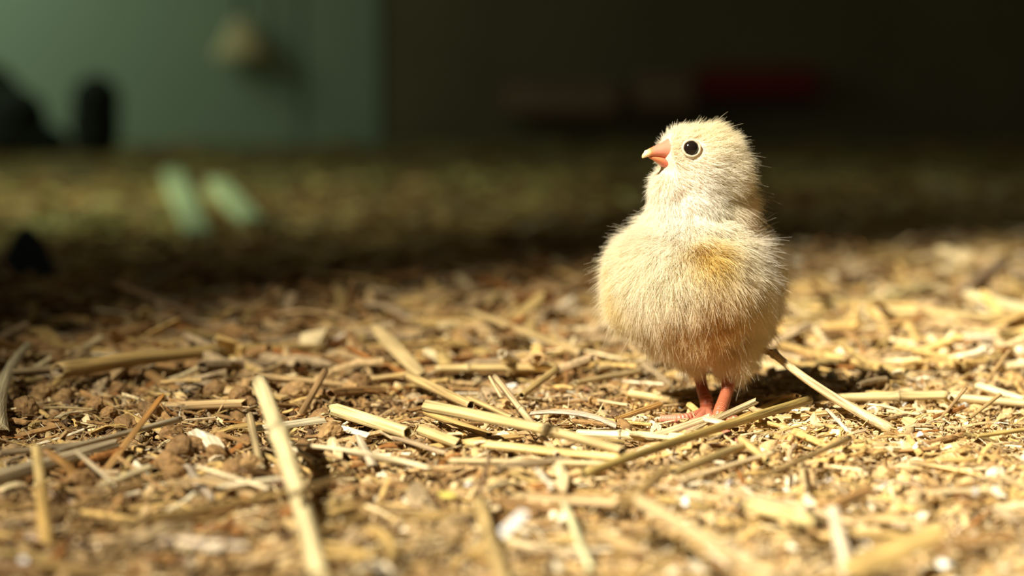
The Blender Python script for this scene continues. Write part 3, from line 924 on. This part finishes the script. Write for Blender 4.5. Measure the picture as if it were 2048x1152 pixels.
# head frame: f forward (to the beak), s sideways towards the viewer, u up
ang = math.radians(24)
tip_up = math.radians(4)
f = Vector((-math.cos(ang) * math.cos(tip_up), -math.sin(ang) * math.cos(tip_up), math.sin(tip_up)))
s = Vector((math.sin(ang), -math.cos(ang), 0))
u = f.cross(s); u = u if u.z > 0 else -u
HC = cp(1404, 327, 0)


def hp(a, b, c):
    """head point, millimetres along f, s, u from the head's centre"""
    return HC + (f * a + s * b + u * c) / 1000.0


HA = (f, s, u)
blobs = [
    (hp(0, 0, 0), HA, (.0128, .0106, .0112)),          # skull
    (hp(6.2, 0, 4.2), HA, (.0074, .0074, .0070)),
    E(1349, 374, -1, 44, 46, 9.5),
    E(1356, 410, 0, 50, 52, 10),
    (hp(-0.8, 0, 1.1), HA, (.0108, .0096, .0100)),
    (hp(-4.5, 0, -2.5), HA, (.0096, .0098, .0102)),    # back of the head
    (hp(7.0, 0, 1.4), HA, (.0074, .0072, .0072)),      # face towards the beak
    (hp(2.5, 5.0, -5.2), HA, (.0072, .0048, .0052)),   # near cheek
    (hp(2.5, -5.0, -5.2), HA, (.0072, .0048, .0052)),
    (hp(6.0, 0, -6.0), HA, (.0078, .0076, .0066)),     # throat
    E(1382, 400, 2, 76, 70, 12.5),                     # neck
    E(1430, 405, 6, 62, 58, 11),                       # nape
    E(1376, 474, 3, 86, 76, 17),                       # lower neck and shoulders
    E(1372, 552, 1, 134, 118, 22, yaw=-0.35),          # breast
    E(1392, 610, 7, 126, 100, 22, yaw=-0.35),          # belly
    E(1425, 572, 20, 108, 122, 27, yaw=-0.5),          # back and rump
    E(1288, 556, 4, 52, 78, 15),                       # near-left flank
    E(1398, 655, 6, 88, 56, 16),
    E(1388, 680, 6, 40, 46, 9),                        # thighs
    E(1460, 690, 2, 42, 54, 9),
]
body = grow('body', blobs, 0.0010, 10, m_skin, root)
body['label'] = 'cream fluffy body and head in one'
wing_r = grow('wing', [E(1490, 575, 12, 38, 94, 17, lean=-0.10), E(1482, 512, 12, 30, 48, 14), E(1488, 635, 14, 34, 60, 14)], 0.0010, 8, m_skin, root)
wing_r['label'] = 'folded paler wing on the right of the picture'
wing_l = grow('wing', [E(1258, 572, 10, 26, 62, 14, lean=0.10), E(1270, 530, 9, 26, 40, 12)], 0.0010, 8, m_skin, root)
wing_l['label'] = 'folded wing on the left of the picture'

dg = bpy.context.evaluated_depsgraph_get()
bvh = BVHTree.FromPolygons([v.co.copy() for v in body.data.vertices], [tuple(p.vertices) for p in body.data.polygons])

# ---- eyes
m_eye = bpy.data.materials.new('eye_black')
nt, N_, L_, P = nodes(m_eye)
P.inputs['Base Color'].default_value = (0.012, 0.007, 0.005, 1); P.inputs['Roughness'].default_value = 0.12
m_lid = plain('eyelid_skin', (0.72, 0.55, 0.36), 0.6, 900, 0.15, 0.3, 0.0002)
EYES = []
for side in (1, -1):
    start = hp(8.2, 30 * side, 4.6)
    hit, nrm, _, _ = bvh.ray_cast(start, -s * side)
    nrm = (nrm * 0.6 + s * side * 0.4).normalized()
    bm = bmesh.new(); bmesh.ops.create_uvsphere(bm, u_segments=24, v_segments=14, radius=0.0025)
    for v in bm.verts: v.co.z *= 0.72
    me = bpy.data.meshes.new('eye'); bm.to_mesh(me); bm.free()
    me.polygons.foreach_set('use_smooth', np.full(len(me.polygons), True))
    e = link('eye', me, m_eye, root)
    q = nrm.to_track_quat('Z', 'Y')
    e.matrix_world = Matrix.Translation(hit + nrm * 0.0006) @ q.to_matrix().to_4x4()
    EYES.append(hit.copy())
    bm = bmesh.new()
    R0, n1, n2 = 0.0027, 36, 10
    rings = []
    for i in range(n1):
        a = 2 * math.pi * i / n1
        rr = 0.00042 * (1 + 0.12 * math.sin(9 * a))
        ring = []
        for j in range(n2):
            b = 2 * math.pi * j / n2
            rad = R0 + rr * math.cos(b)
            ring.append(bm.verts.new((rad * math.cos(a), rad * math.sin(a) * 0.93, 0.00055 + rr * math.sin(b))))
        rings.append(ring)
    for i in range(n1):
        for j in range(n2):
            bm.faces.new((rings[i][j], rings[(i + 1) % n1][j], rings[(i + 1) % n1][(j + 1) % n2], rings[i][(j + 1) % n2]))
    me = bpy.data.meshes.new('eyelid'); bm.normal_update(); bm.to_mesh(me); bm.free()
    me.polygons.foreach_set('use_smooth', np.full(len(me.polygons), True))
    l = link('eyelid', me, m_lid, e)
    l['label'] = 'pale ring of skin around the eye'

# ---- beak
def beak_mat(name, c0, c1, pos0, pos1):
    m = bpy.data.materials.new(name)
    nt, N, L, P = nodes(m)
    at = N.new('ShaderNodeAttribute'); at.attribute_name = 'tint'
    tc = N.new('ShaderNodeTexCoord'); nz = N.new('ShaderNodeTexNoise'); nz.inputs['Scale'].default_value = 700
    L.new(tc.outputs['Object'], nz.inputs['Vector'])
    mr = N.new('ShaderNodeMapRange'); mr.inputs[3].default_value = 0.85; mr.inputs[4].default_value = 1.12
    L.new(nz.outputs['Fac'], mr.inputs[0])
    vm = N.new('ShaderNodeVectorMath'); vm.operation = 'SCALE'
    L.new(at.outputs['Color'], vm.inputs[0]); L.new(mr.outputs[0], vm.inputs['Scale'])
    L.new(vm.outputs[0], P.inputs['Base Color'])
    P.inputs['Roughness'].default_value = 0.42
    P.inputs['Subsurface Weight'].default_value = 0.25
    P.inputs['Subsurface Radius'].default_value = (0.002, 0.0008, 0.0005)
    P.inputs['Subsurface Scale'].default_value = 0.6
    bp = N.new('ShaderNodeBump'); bp.inputs['Strength'].default_value = 0.25; bp.inputs['Distance'].default_value = 0.0002
    L.new(nz.outputs['Fac'], bp.inputs['Height']); L.new(bp.outputs[0], P.inputs['Normal'])
    return m


m_beak = beak_mat('beak_horn', None, None, 0, 1)


def beak_part(name, stations, m=16, parent=None):
    """stations: (a, top, bottom, half width, colour) along f"""
    rings, tints = [], []
    for a, top, bot, hw, c in stations:
        mid = (top + bot) / 2; hh = (top - bot) / 2
        ring = []
        for k in range(m):
            t = 2 * math.pi * k / m
            cx, cz = math.cos(t), math.sin(t)
            px = math.copysign(abs(cx) ** 0.9, cx) * hw * (1 - 0.35 * max(0, cz) ** 1.5)
            ring.append(hp((a - 8) * 1.12 + 8.6, px * 1.12, (mid + cz * hh) * 1.3 + 0.3))
        rings.append([tuple(v) for v in ring]); tints += [c] * m
    V, Q, T = loft(np.array(rings))
    return link(name, mesh_from(name, V, [Q, T], np.array(tints), True), m_beak, parent)


OR = (0.68, 0.215, 0.08); PK = (0.70, 0.235, 0.14); YT = (0.88, 0.62, 0.28); RD = (0.66, 0.16, 0.09)
up_beak = beak_part('upper_beak', [
    (8.6, 7.6, 1.2, 3.2, OR), (10.0, 6.6, -0.2, 3.3, OR), (11.3, 5.5, 0.1, 3.0, PK), (12.8, 4.6, 0.4, 2.6, PK), (14.3, 3.9, 0.7, 2.15, PK),
    (15.8, 3.3, 0.8, 1.7, PK), (17.0, 2.8, 0.75, 1.3, OR), (18.0, 2.3, 0.55, 0.95, YT), (18.8, 1.7, 0.3, 0.6, YT), (19.3, 1.1, 0.25, 0.2, YT)], parent=root)
up_beak['label'] = 'orange pink upper beak with a yellow tip'
lo_beak = beak_part('lower_beak', [
    (8.4, 0.6, -3.6, 3.0, RD), (9.8, 0.5, -3.0, 3.05, RD), (11.2, 0.8, -2.3, 2.7, RD), (12.8, 1.0, -1.5, 2.25, RD), (14.4, 1.2, -0.7, 1.7, OR),
    (15.8, 1.2, -0.1, 1.15, OR), (16.9, 1.1, 0.3, 0.6, OR), (17.4, 0.9, 0.5, 0.2, OR)], parent=root)
lo_beak['label'] = 'redder lower beak'
# egg tooth and nostrils
bm = bmesh.new(); bmesh.ops.create_icosphere(bm, subdivisions=2, radius=0.00065)
me = bpy.data.meshes.new('egg_tooth'); bm.to_mesh(me); bm.free()
et = link('egg_tooth', mesh_from('egg_tooth', np.array([v.co for v in me.vertices]) * np.array([1.2, 1, .8]), np.array([list(p.vertices) for p in me.polygons]), (0.92, 0.76, 0.48), True), m_beak, up_beak)
et.location = hp(19.9, 0.1, 2.7)
for side in (1, -1):
    nv = np.array([v.co for v in me.vertices])
    n_ = link('nostril', mesh_from('nostril', nv * np.array([1.9, 0.7, 0.9]), np.array([list(p.vertices) for p in me.polygons]), (0.80, 0.40, 0.20), True), m_beak, up_beak)
    n_.matrix_world = Matrix.Translation(hp(12.9, 2.6 * side, 3.6)) @ Matrix((f, s, u)).transposed().to_4x4() @ Matrix.Rotation(0.35, 4, 'Y')

# ---- legs
m_leg = bpy.data.materials.new('leg_scales')
nt, N_, L_, P = nodes(m_leg)
tc = N_.new('ShaderNodeTexCoord')
at = N_.new('ShaderNodeAttribute'); at.attribute_name = 'tint'
at2 = N_.new('ShaderNodeAttribute'); at2.attribute_name = 'along'
wv = N_.new('ShaderNodeMath'); wv.operation = 'SINE'
ml = N_.new('ShaderNodeMath'); ml.operation = 'MULTIPLY'; ml.inputs[1].default_value = 2 * math.pi / 0.00105
L_.new(at2.outputs['Fac'], ml.inputs[0]); L_.new(ml.outputs[0], wv.inputs[0])
nz = N_.new('ShaderNodeTexNoise'); nz.inputs['Scale'].default_value = 500
L_.new(tc.outputs['Object'], nz.inputs['Vector'])
mr = N_.new('ShaderNodeMapRange'); mr.inputs[3].default_value = 0.75; mr.inputs[4].default_value = 1.2
L_.new(nz.outputs['Fac'], mr.inputs[0])
vm = N_.new('ShaderNodeVectorMath'); vm.operation = 'SCALE'
L_.new(at.outputs['Color'], vm.inputs[0]); L_.new(mr.outputs[0], vm.inputs['Scale'])
L_.new(vm.outputs[0], P.inputs['Base Color'])
P.inputs['Roughness'].default_value = 0.38
P.inputs['Subsurface Weight'].default_value = 0.2
P.inputs['Subsurface Radius'].default_value = (0.002, 0.0007, 0.0004)
P.inputs['Subsurface Scale'].default_value = 0.5
bp = N_.new('ShaderNodeBump'); bp.inputs['Strength'].default_value = 0.55; bp.inputs['Distance'].default_value = 0.00025
L_.new(wv.outputs[0], bp.inputs['Height']); L_.new(bp.outputs[0], P.inputs['Normal'])
m_claw = plain('claw_horn', (0.62, 0.42, 0.28), 0.4, 300, 0.2, 0.1, 0.0002)


def limb(points, radii, per=7, m=14):
    """smooth tapering tube through the points -> verts, faces, distance along"""
    pts = [Vector(p) for p in points]
    ext = [pts[0] * 2 - pts[1]] + pts + [pts[-1] * 2 - pts[-2]]
    cs, rs = [], []
    for i in range(len(pts) - 1):
        p0, p1, p2, p3 = ext[i:i + 4]
        for k in range(per):
            t = k / per
            c = 0.5 * ((2 * p1) + (p2 - p0) * t + (2 * p0 - 5 * p1 + 4 * p2 - p3) * t * t + (3 * p1 - p0 - 3 * p2 + p3) * t ** 3)
            cs.append(c); rs.append(radii[i] + (radii[i + 1] - radii[i]) * t)
    cs.append(pts[-1]); rs.append(radii[-1])
    rings, al, dist = [], [], 0
    ref = Vector((0, 1, 0.3)).normalized()
    for i, c in enumerate(cs):
        d = (cs[min(i + 1, len(cs) - 1)] - cs[max(i - 1, 0)]).normalized()
        if i: dist += (cs[i] - cs[i - 1]).length
        a = d.cross(ref).normalized(); b = d.cross(a).normalized()
        rings.append([tuple(c + (a * math.cos(t) + b * math.sin(t)) * rs[i]) for t in np.linspace(0, 2 * math.pi, m, endpoint=False)])
        al += [dist] * m
    return (*loft(np.array(rings)), np.array(al))


LEGC = np.array((0.47, 0.135, 0.06)); TOEC = np.array((0.74, 0.28, 0.18))


def leg(shank, toes, claws):
    Vs, Qs, Ts, As, Cs, off = [], [], [], [], [], 0
    for k, (pts, rad) in enumerate([shank] + toes):
        V, Q, T, al = limb(pts, rad)
        Vs.append(V); Qs.append(Q + off); Ts.append(T + off); As.append(al + 0.1 * k)
        t = np.linspace(0, 1, len(V))[:, None]
        Cs.append((LEGC * 0.95 * (1 - t) + LEGC * 1.06 * t) if k == 0 else (LEGC * (1 - t) + TOEC * t))
        off += len(V)
    me = mesh_from('leg', np.vstack(Vs), [np.vstack(Qs), np.vstack(Ts)], np.vstack(Cs), True)
    a = me.attributes.new('along', 'FLOAT', 'POINT'); a.data.foreach_set('value', np.concatenate(As).astype(np.float32))
    o = link('leg', me, m_leg, root)
    for (pts, rad), (pts2, rad2) in zip(toes, claws):
        V, Q, T, al = limb(pts2, rad2, 4, 8)
        link('claw', mesh_from('claw', V, [Q, T], None, True), m_claw, o)
    return o


def toe(ankle, spec, r0, r1):
    pts = [ankle] + [at_z(px, py, z / 1000 + .0014) for px, py, z in spec]
    n = len(pts)
    rad = [r0 + (r1 - r0) * i / (n - 1) for i in range(n)]
    d = (pts[-1] - pts[-2]).normalized()
    claw = ([pts[-1] - d * .0005, pts[-1] + d * .0014 + Vector((0, 0, .0001)), pts[-1] + d * .0028 - Vector((0, 0, .0006))], [r1 * .62, r1 * .45, r1 * .1])
    return (pts, rad), claw


# leg on the right of the picture (nearer)
ank = at_z(1439, 846, .004)
top = at_d(1466, 715, 0.766)
mid = at_d(1453, 785, 0.755)
tl = [toe(ank, s_, .0019, .0012) for s_ in ([(1414, 853, 3.2), (1392, 858, 3.0), (1366, 859, 2.6)], [(1424, 862, 3.2), (1404, 872, 2.8), (1384, 880, 2.2)],
                                         [(1448, 860, 3.4), (1458, 872, 3.0), (1470, 886, 2.4)], [(1456, 842, 3.2), (1472, 838, 2.6)])]
leg((([top, mid, ank + Vector((0, 0, .003)), ank - Vector((0, 0, .0015))]), (.0024, .00195, .0022, .0021)), [t[0] for t in tl], [t[1] for t in tl])
# leg on the left of the picture (a little behind)
ank = at_z(1413, 823, .004)
top = at_d(1394, 690, 0.772)
mid = at_d(1402, 765, 0.770)
tl = [toe(ank, s_, .0019, .0012) for s_ in ([(1388, 833, 3.2), (1358, 838, 3.0), (1322, 838, 2.6)], [(1402, 836, 3.2), (1386, 846, 2.8), (1366, 852, 2.2)],
                                         [(1420, 836, 3.2), (1428, 846, 2.8), (1436, 856, 2.2)], [(1430, 818, 3.2), (1446, 812, 2.6)])]
leg((([top, mid, ank + Vector((0, 0, .003)), ank - Vector((0, 0, .0015))]), (.0024, .0019, .0022, .0021)), [t[0] for t in tl], [t[1] for t in tl])


# ---- down: individual hairs as curves
m_down = bpy.data.materials.new('down')
m_down.use_nodes = True
nt = m_down.node_tree; N = nt.nodes; L = nt.links
N.clear()
out = N.new('ShaderNodeOutputMaterial')
at = N.new('ShaderNodeAttribute'); at.attribute_name = 'tint'
df = N.new('ShaderNodeBsdfDiffuse'); tr = N.new('ShaderNodeBsdfTranslucent'); gl = N.new('ShaderNodeBsdfGlossy')
gl.inputs['Roughness'].default_value = 0.45; gl.inputs['Color'].default_value = (1, 0.95, 0.82, 1)
m1 = N.new('ShaderNodeMixShader'); m1.inputs[0].default_value = 0.45
m2 = N.new('ShaderNodeMixShader'); m2.inputs[0].default_value = 0.05
L.new(at.outputs['Color'], df.inputs[0]); L.new(at.outputs['Color'], tr.inputs[0])
L.new(df.outputs[0], m1.inputs[1]); L.new(tr.outputs[0], m1.inputs[2])
L.new(m1.outputs[0], m2.inputs[1]); L.new(gl.outputs[0], m2.inputs[2]); L.new(m2.outputs[0], out.inputs[0])


def V3(v): return np.array(tuple(v))


hc, fv, sv, uv = V3(HC), V3(f), V3(s), V3(u)
beak_tip = V3(hp(19, 0, 2.0)); beak_base = V3(hp(9.0, 0, 1.5))


def local_px(p):
    """position in units of chick pixels from its own origin (object space, not the picture)"""
    o = V3(cp(0, 0, 0)); return None


C0 = V3(cp(1400, 600, 0))


def cx(px, py, dy=0): return V3(cp(px, py, dy))


def norm(a): return a / np.maximum(np.linalg.norm(a, axis=-1, keepdims=True), 1e-9)


def down(name, obj, per_mm2, is_wing=False, label=None):
    me = obj.data
    n = len(me.polygons)
    me.calc_loop_triangles()
    nt_ = len(me.loop_triangles)
    ti = np.empty(nt_ * 3, dtype=np.int32); me.loop_triangles.foreach_get('vertices', ti); ti = ti.reshape(-1, 3)
    co = np.empty(len(me.vertices) * 3); me.vertices.foreach_get('co', co); co = co.reshape(-1, 3)
    no = np.empty(len(me.vertices) * 3); me.vertices.foreach_get('normal', no); no = no.reshape(-1, 3)
    A = co[ti]
    ar = np.linalg.norm(np.cross(A[:, 1] - A[:, 0], A[:, 2] - A[:, 0]), axis=1) / 2
    N_tot = int(ar.sum() * 1e6 * per_mm2)
    pick = rng.choice(nt_, N_tot, p=ar / ar.sum())
    r1 = np.sqrt(rng.random(N_tot)); r2 = rng.random(N_tot)
    bw = np.column_stack([1 - r1, r1 * (1 - r2), r1 * r2])
    p = np.einsum('nk,nkj->nj', bw, A[pick]); nr = norm(np.einsum('nk,nkj->nj', bw, no[ti[pick]]))
    # bare skin round the eyes and the beak
    keep = np.ones(N_tot, bool)
    for e in EYES: keep &= np.linalg.norm(p - V3(e), axis=1) > 0.0034
    q = p - hc
    a_, b_, c_ = (q @ fv) * 1000, (q @ sv) * 1000, (q @ uv) * 1000
    ridge = (a_ > 10.0) & (np.abs(b_) < 3.7 - 0.36 * np.clip(c_ - 0.5, 0, 10)) & (c_ > -3.2) & (c_ < 8.4)
    keep &= ~ridge
    p, nr, a_, b_, c_ = p[keep], nr[keep], a_[keep], b_[keep], c_[keep]
    k = len(p)
    # how much head / neck / body
    zz = p[:, 2]
    z_head = cx(1400, 385)[2]; z_neck = cx(1400, 450)[2]; z_low = cx(1400, 660)[2]
    head = sstep(z_neck - .002, z_head + .004, zz) * (0 if is_wing else 1)
    low = sstep(z_low + .006, z_low - .010, zz) if False else 1 - sstep(z_low - .008, z_low + .008, zz)
    # direction: head hairs stream away from the beak, body hairs hang down and outward
    away = norm(p - (beak_tip + np.array([0, 0, 0.001])))
    dn = np.tile(np.array([0.05, -0.05, -1.0]), (k, 1))
    cen = cx(1385, 470, 8)
    outw = norm((p - cen) * np.array([1, 1, 0.2]))
    flow = norm(away * head[:, None] * 1.6 + dn * (1 - head)[:, None] + outw * (0.55 * (1 - head))[:, None])
    tang = norm(flow - nr * (flow * nr).sum(1, keepdims=True))
    side = np.cross(nr, tang)
    g1 = vnoise(p, 260, 21); g2 = vnoise(p, 260, 22); g3 = vnoise(p, 900, 23); g4 = vnoise(p, 900, 24)
    tang = norm(tang + side * (0.45 * g1 + 0.35 * g3 + 0.22 * rng.normal(0, 1, k))[:, None])
    lift = 0.62 + 0.22 * g2 + 0.18 * g4 + 0.15 * rng.normal(0, 1, k)
    lift += 0.22 * (1 - head) * (1 - 0.6 * low)
    lift = np.clip(lift, 0.12, 1.3)
    d = norm(tang * np.cos(lift)[:, None] + nr * np.sin(lift)[:, None])
    # length in metres
    face = np.exp(-(((a_ - 9) / 6.0) ** 2)) * head
    ln = (0.0064 * (1 - head) + 0.0048 * head) * (1 - 0.55 * face)
    ear = np.exp(-((p - cx(1478, 425, 2)) ** 2).sum(1) / 0.010 ** 2)
    ln = ln * (1 + 0.45 * ear)
    ln = ln * rng.uniform(0.55, 1.25, k) * (1 + 0.25 * g4)
    ln *= 1 - 0.15 * low
    long_ = rng.random(k) < 0.05
    ln = np.where(long_, ln * 1.4, ln)
    # colour
    cream = np.array([0.91, 0.85, 0.65]); white = np.array([0.94, 0.91, 0.82]); yel = np.array([0.84, 0.64, 0.18]); org = np.array([0.88, 0.62, 0.25]); pale = np.array([0.91, 0.79, 0.54])

    def blob(px, py, dy, r): return np.exp(-((p - cx(px, py, dy)) ** 2).sum(1) / (r * MPP) ** 2)[:, None]
    c = np.tile(cream, (k, 1))

    def lay(c, col_, wgt): return c * (1 - wgt) + col_ * wgt
    c = lay(c, white, np.clip(blob(1350, 450, -16, 75) + blob(1390, 360, -10, 60) + blob(1500, 520, 5, 60), 0, 0.9))
    c = lay(c, pale, np.clip(1 - sstep(cx(0, 640)[2], cx(0, 540)[2], zz), 0, 1)[:, None] * 0.85)
    c = lay(c, yel, np.clip(0.95 * blob(1425, 510, -18, 46) + 0.6 * blob(1245, 590, 0, 60) + 0.35 * blob(1215, 480, 8, 50) + 0.30 * blob(1420, 255, 0, 70), 0, 0.85))
    c = lay(c, org, np.clip(0.9 * blob(1428, 632, -12, 66) + 0.4 * blob(1345, 650, -12, 40) + 0.65 * blob(1482, 435, 2, 38), 0, 0.9))  # belly orange: part pigment, part bounced light put into the colour
    c = c * rng.uniform(0.93, 1.05, k)[:, None]
    # build curves
    npts = 6
    t = np.linspace(0, 1, npts)
    bendv = tang * rng.uniform(-0.1, 0.55, k)[:, None] + np.array([0, 0, -0.12]) * (1 - head)[:, None] + side * rng.normal(0, 0.28, k)[:, None]
    pos = p[:, None, :] - nr[:, None, :] * 0.0003 + d[:, None, :] * (ln[:, None] * t)[:, :, None] + bendv[:, None, :] * (0.5 * ln[:, None] * t ** 2)[:, :, None]
    cu = bpy.data.hair_curves.new(name)
    cu.add_curves([npts] * k)
    cu.attributes['position'].data.foreach_set('vector', pos.astype(np.float32).ravel())
    rad = (0.000052 * (1 - t ** 1.6 * 0.8))[None] * rng.uniform(0.7, 1.2, k)[:, None]
    ra = cu.attributes.get('radius') or cu.attributes.new('radius', 'FLOAT', 'POINT')
    ra.data.foreach_set('value', rad.astype(np.float32).ravel())
    ca = cu.attributes.new('tint', 'FLOAT_COLOR', 'CURVE')
    ca.data.foreach_set('color', np.column_stack([np.clip(c, 0, 1), np.ones(k)]).astype(np.float32).ravel())
    cu.materials.append(m_down)
    o = bpy.data.objects.new(name, cu); C.objects.link(o)
    o.parent = obj
    o['kind'] = 'stuff'
    if label: o['label'] = label
    return k


nh = down('down', body, 13.0, False, 'fluffy cream down, yellower on the breast and belly')
nh += down('down', wing_r, 10.0, True, 'long soft down of the wing')
nh += down('down', wing_l, 10.0, True, 'long soft down of the wing')
print('hairs', nh)
# ------------------------------------------------------------------ BLURRED BACKGROUND
m_sack = plain('dark_sacking', (0.022, 0.026, 0.018), 0.9, 40, 0.3, 0.4)
m_cone = plain('dark_blue_rubber', (0.020, 0.028, 0.034), 0.6, 30, 0.25, 0.1)


def lumpy(name, blobs, voxel, mat):
    o = grow(name, blobs, voxel, 6, mat, None)
    return o


def Eb(px, py, dist, rx, rz, ry, lean=0.0):
    c = at_d(px, py, dist); k = dist / FPX
    A = Matrix.Rotation(lean, 3, 'Y')
    return (c, (A @ XA[0], A @ XA[1], A @ XA[2]), (rx * k, ry, rz * k))


D1 = 2.72
o = lumpy('sack', [Eb(192, 203, D1, 50, 56, .03), Eb(190, 250, D1, 52, 54, .03), Eb(190, 285, D1, 50, 32, .032)], 0.004, m_sack)
tag(o, 'narrow dark rounded sack standing upright against the teal wall', 'sack')
o = lumpy('sack', [Eb(-40, 180, D1 + .02, 90, 62, .04, 0.35), Eb(-20, 235, D1 + .01, 95, 75, .045, 0.3), Eb(35, 225, D1, 62, 50, .04, 0.5), Eb(20, 275, D1, 95, 45, .04), Eb(90, 285, D1, 50, 34, .035)], 0.004, m_sack)
tag(o, 'wide dark sloping sack at the left edge, beside the narrow one', 'sack')

# dark pointed cone standing behind the straw crest
dc = 1.27
k = dc / FPX
c0 = at_d(52, 455, dc)
rings = []
for t in np.linspace(0, 1, 14):
    r_ = (12 + 70 * t ** 0.8) * k if t > 0 else 6 * k
    z = c0.z + (FLOOR_Z + 0.0005 - c0.z) * t
    rings.append([(c0.x + math.cos(a) * r_ * (1 + 0.05 * math.sin(3 * a)), c0.y + math.sin(a) * r_, z) for a in np.linspace(0, 2 * math.pi, 24, endpoint=False)])
V, Q, T = loft(np.array(rings))
o = link('cone_marker', mesh_from('cone_marker', V, [Q, T], None, True), m_cone)
tag(o, 'dark blue-black cone-shaped marker standing behind the straw at the left edge', 'marker')

# two pale green boards lying on the floor
m_board = plain('pale_green_board', (0.42, 0.50, 0.30), 0.6, 20, 0.2, 0.2)


def board(name, a, b, wpx, label):
    p0, p1 = at_z(*a, FLOOR_Z + 0.006), at_z(*b, FLOOR_Z + 0.006)
    L_ = (p1 - p0).length
    wd = wpx * (p0.y + p1.y) / 2 / FPX
    me = box_mesh(name, 0, L_, -wd / 2, wd / 2, -0.006, 0.006, 0.0015)
    o = link(name, me, m_board)
    o.matrix_world = frame_matrix(p0, p1)
    tag(o, label, 'board')


board('board', (345, 350), (398, 480), 46, 'pale green board lying on the floor at the back, left one of two')
board('board', (432, 370), (508, 452), 42, 'pale green board lying on the floor at the back, right one of two')

# small heap of pale straw at the left
B = Batch()
hc_ = at_z(150, 468, FLOOR_Z + 0.004)
n = 260
xy = np.column_stack([hc_.x + rng.normal(0, .022, n), hc_.y + rng.normal(0, .05, n)])
B.add(STRIPS, xy, rng.uniform(.015, .04, n), np.abs(rng.normal(0.004, .004, n)), 0.25, mix_tints(n, [(0.58, 0.55, 0.22), (0.66, 0.60, 0.28), GOLD], [2, 2, 1]))
B.build('straw_heap', M_crumb, 'small yellowish heap of straw on the floor right of the dark marker', 'straw heap')

# lamp shade hung on the teal wall
lp = at_d(483, 100, WALL_Y - 0.032); k = (WALL_Y - 0.032) / FPX
m_shade = plain('cream_shade', (0.80, 0.66, 0.36), 0.6, 20, 0.1, 0.1)
rt = bpy.data.objects.new('hanging_lamp', None); C.objects.link(rt); rt.location = lp; rt.empty_display_size = .02
tag(rt, 'small cream cone-shaped lamp hanging by the teal wall', 'lamp')
rings = []
for z, r_ in ((-18, 58), (-18, 61), (0, 52), (30, 34), (55, 22), (62, 16), (62, 14), (54, 19), (30, 31), (0, 49), (-17, 57)):
    rings.append([(math.cos(a) * r_ * k, math.sin(a) * r_ * k * .6, z * k) for a in np.linspace(0, 2 * math.pi, 28, endpoint=False)])
V, Q, T = loft(np.array(rings), False)
link("lamp_shade", mesh_from("lamp_shade", V, [Q], None, True), m_shade, rt)
V, Q, T, al = limb([(0, 0, 58 * k), (0, .002, 90 * k), (0, .004, 0.45)], [.006, .003, .002], 4, 10)
link('cord', mesh_from('cord', V, [Q, T], None, True), m_sack, rt)

# battens along the dark wall
m_bb = plain('brown_batten', (0.34, 0.22, 0.15), 0.8, 20, 0.25, 0.2)
m_rb = plain('red_batten', (0.26, 0.03, 0.02), 0.7, 20, 0.25, 0.2)


def batten(px0, px1, py0, py1, mat, label):
    a = at_d(px0, py0, WALL_Y - .03); b = at_d(px1, py1, WALL_Y - .03)
    o = link('batten', box_mesh('batten', a.x, b.x, WALL_Y - .035, WALL_Y - .0005, b.z, a.z, .006, 2), mat)
    tag(o, label, 'batten')


batten(1000, 1242, 168, 232, m_bb, 'brown wooden batten on the dark wall left of the chick\'s head')
batten(1268, 1392, 152, 222, m_bb, 'short brown wooden batten on the dark wall above the chick')
batten(1394, 1640, 136, 196, m_rb, 'dark red batten on the dark wall above and right of the chick')
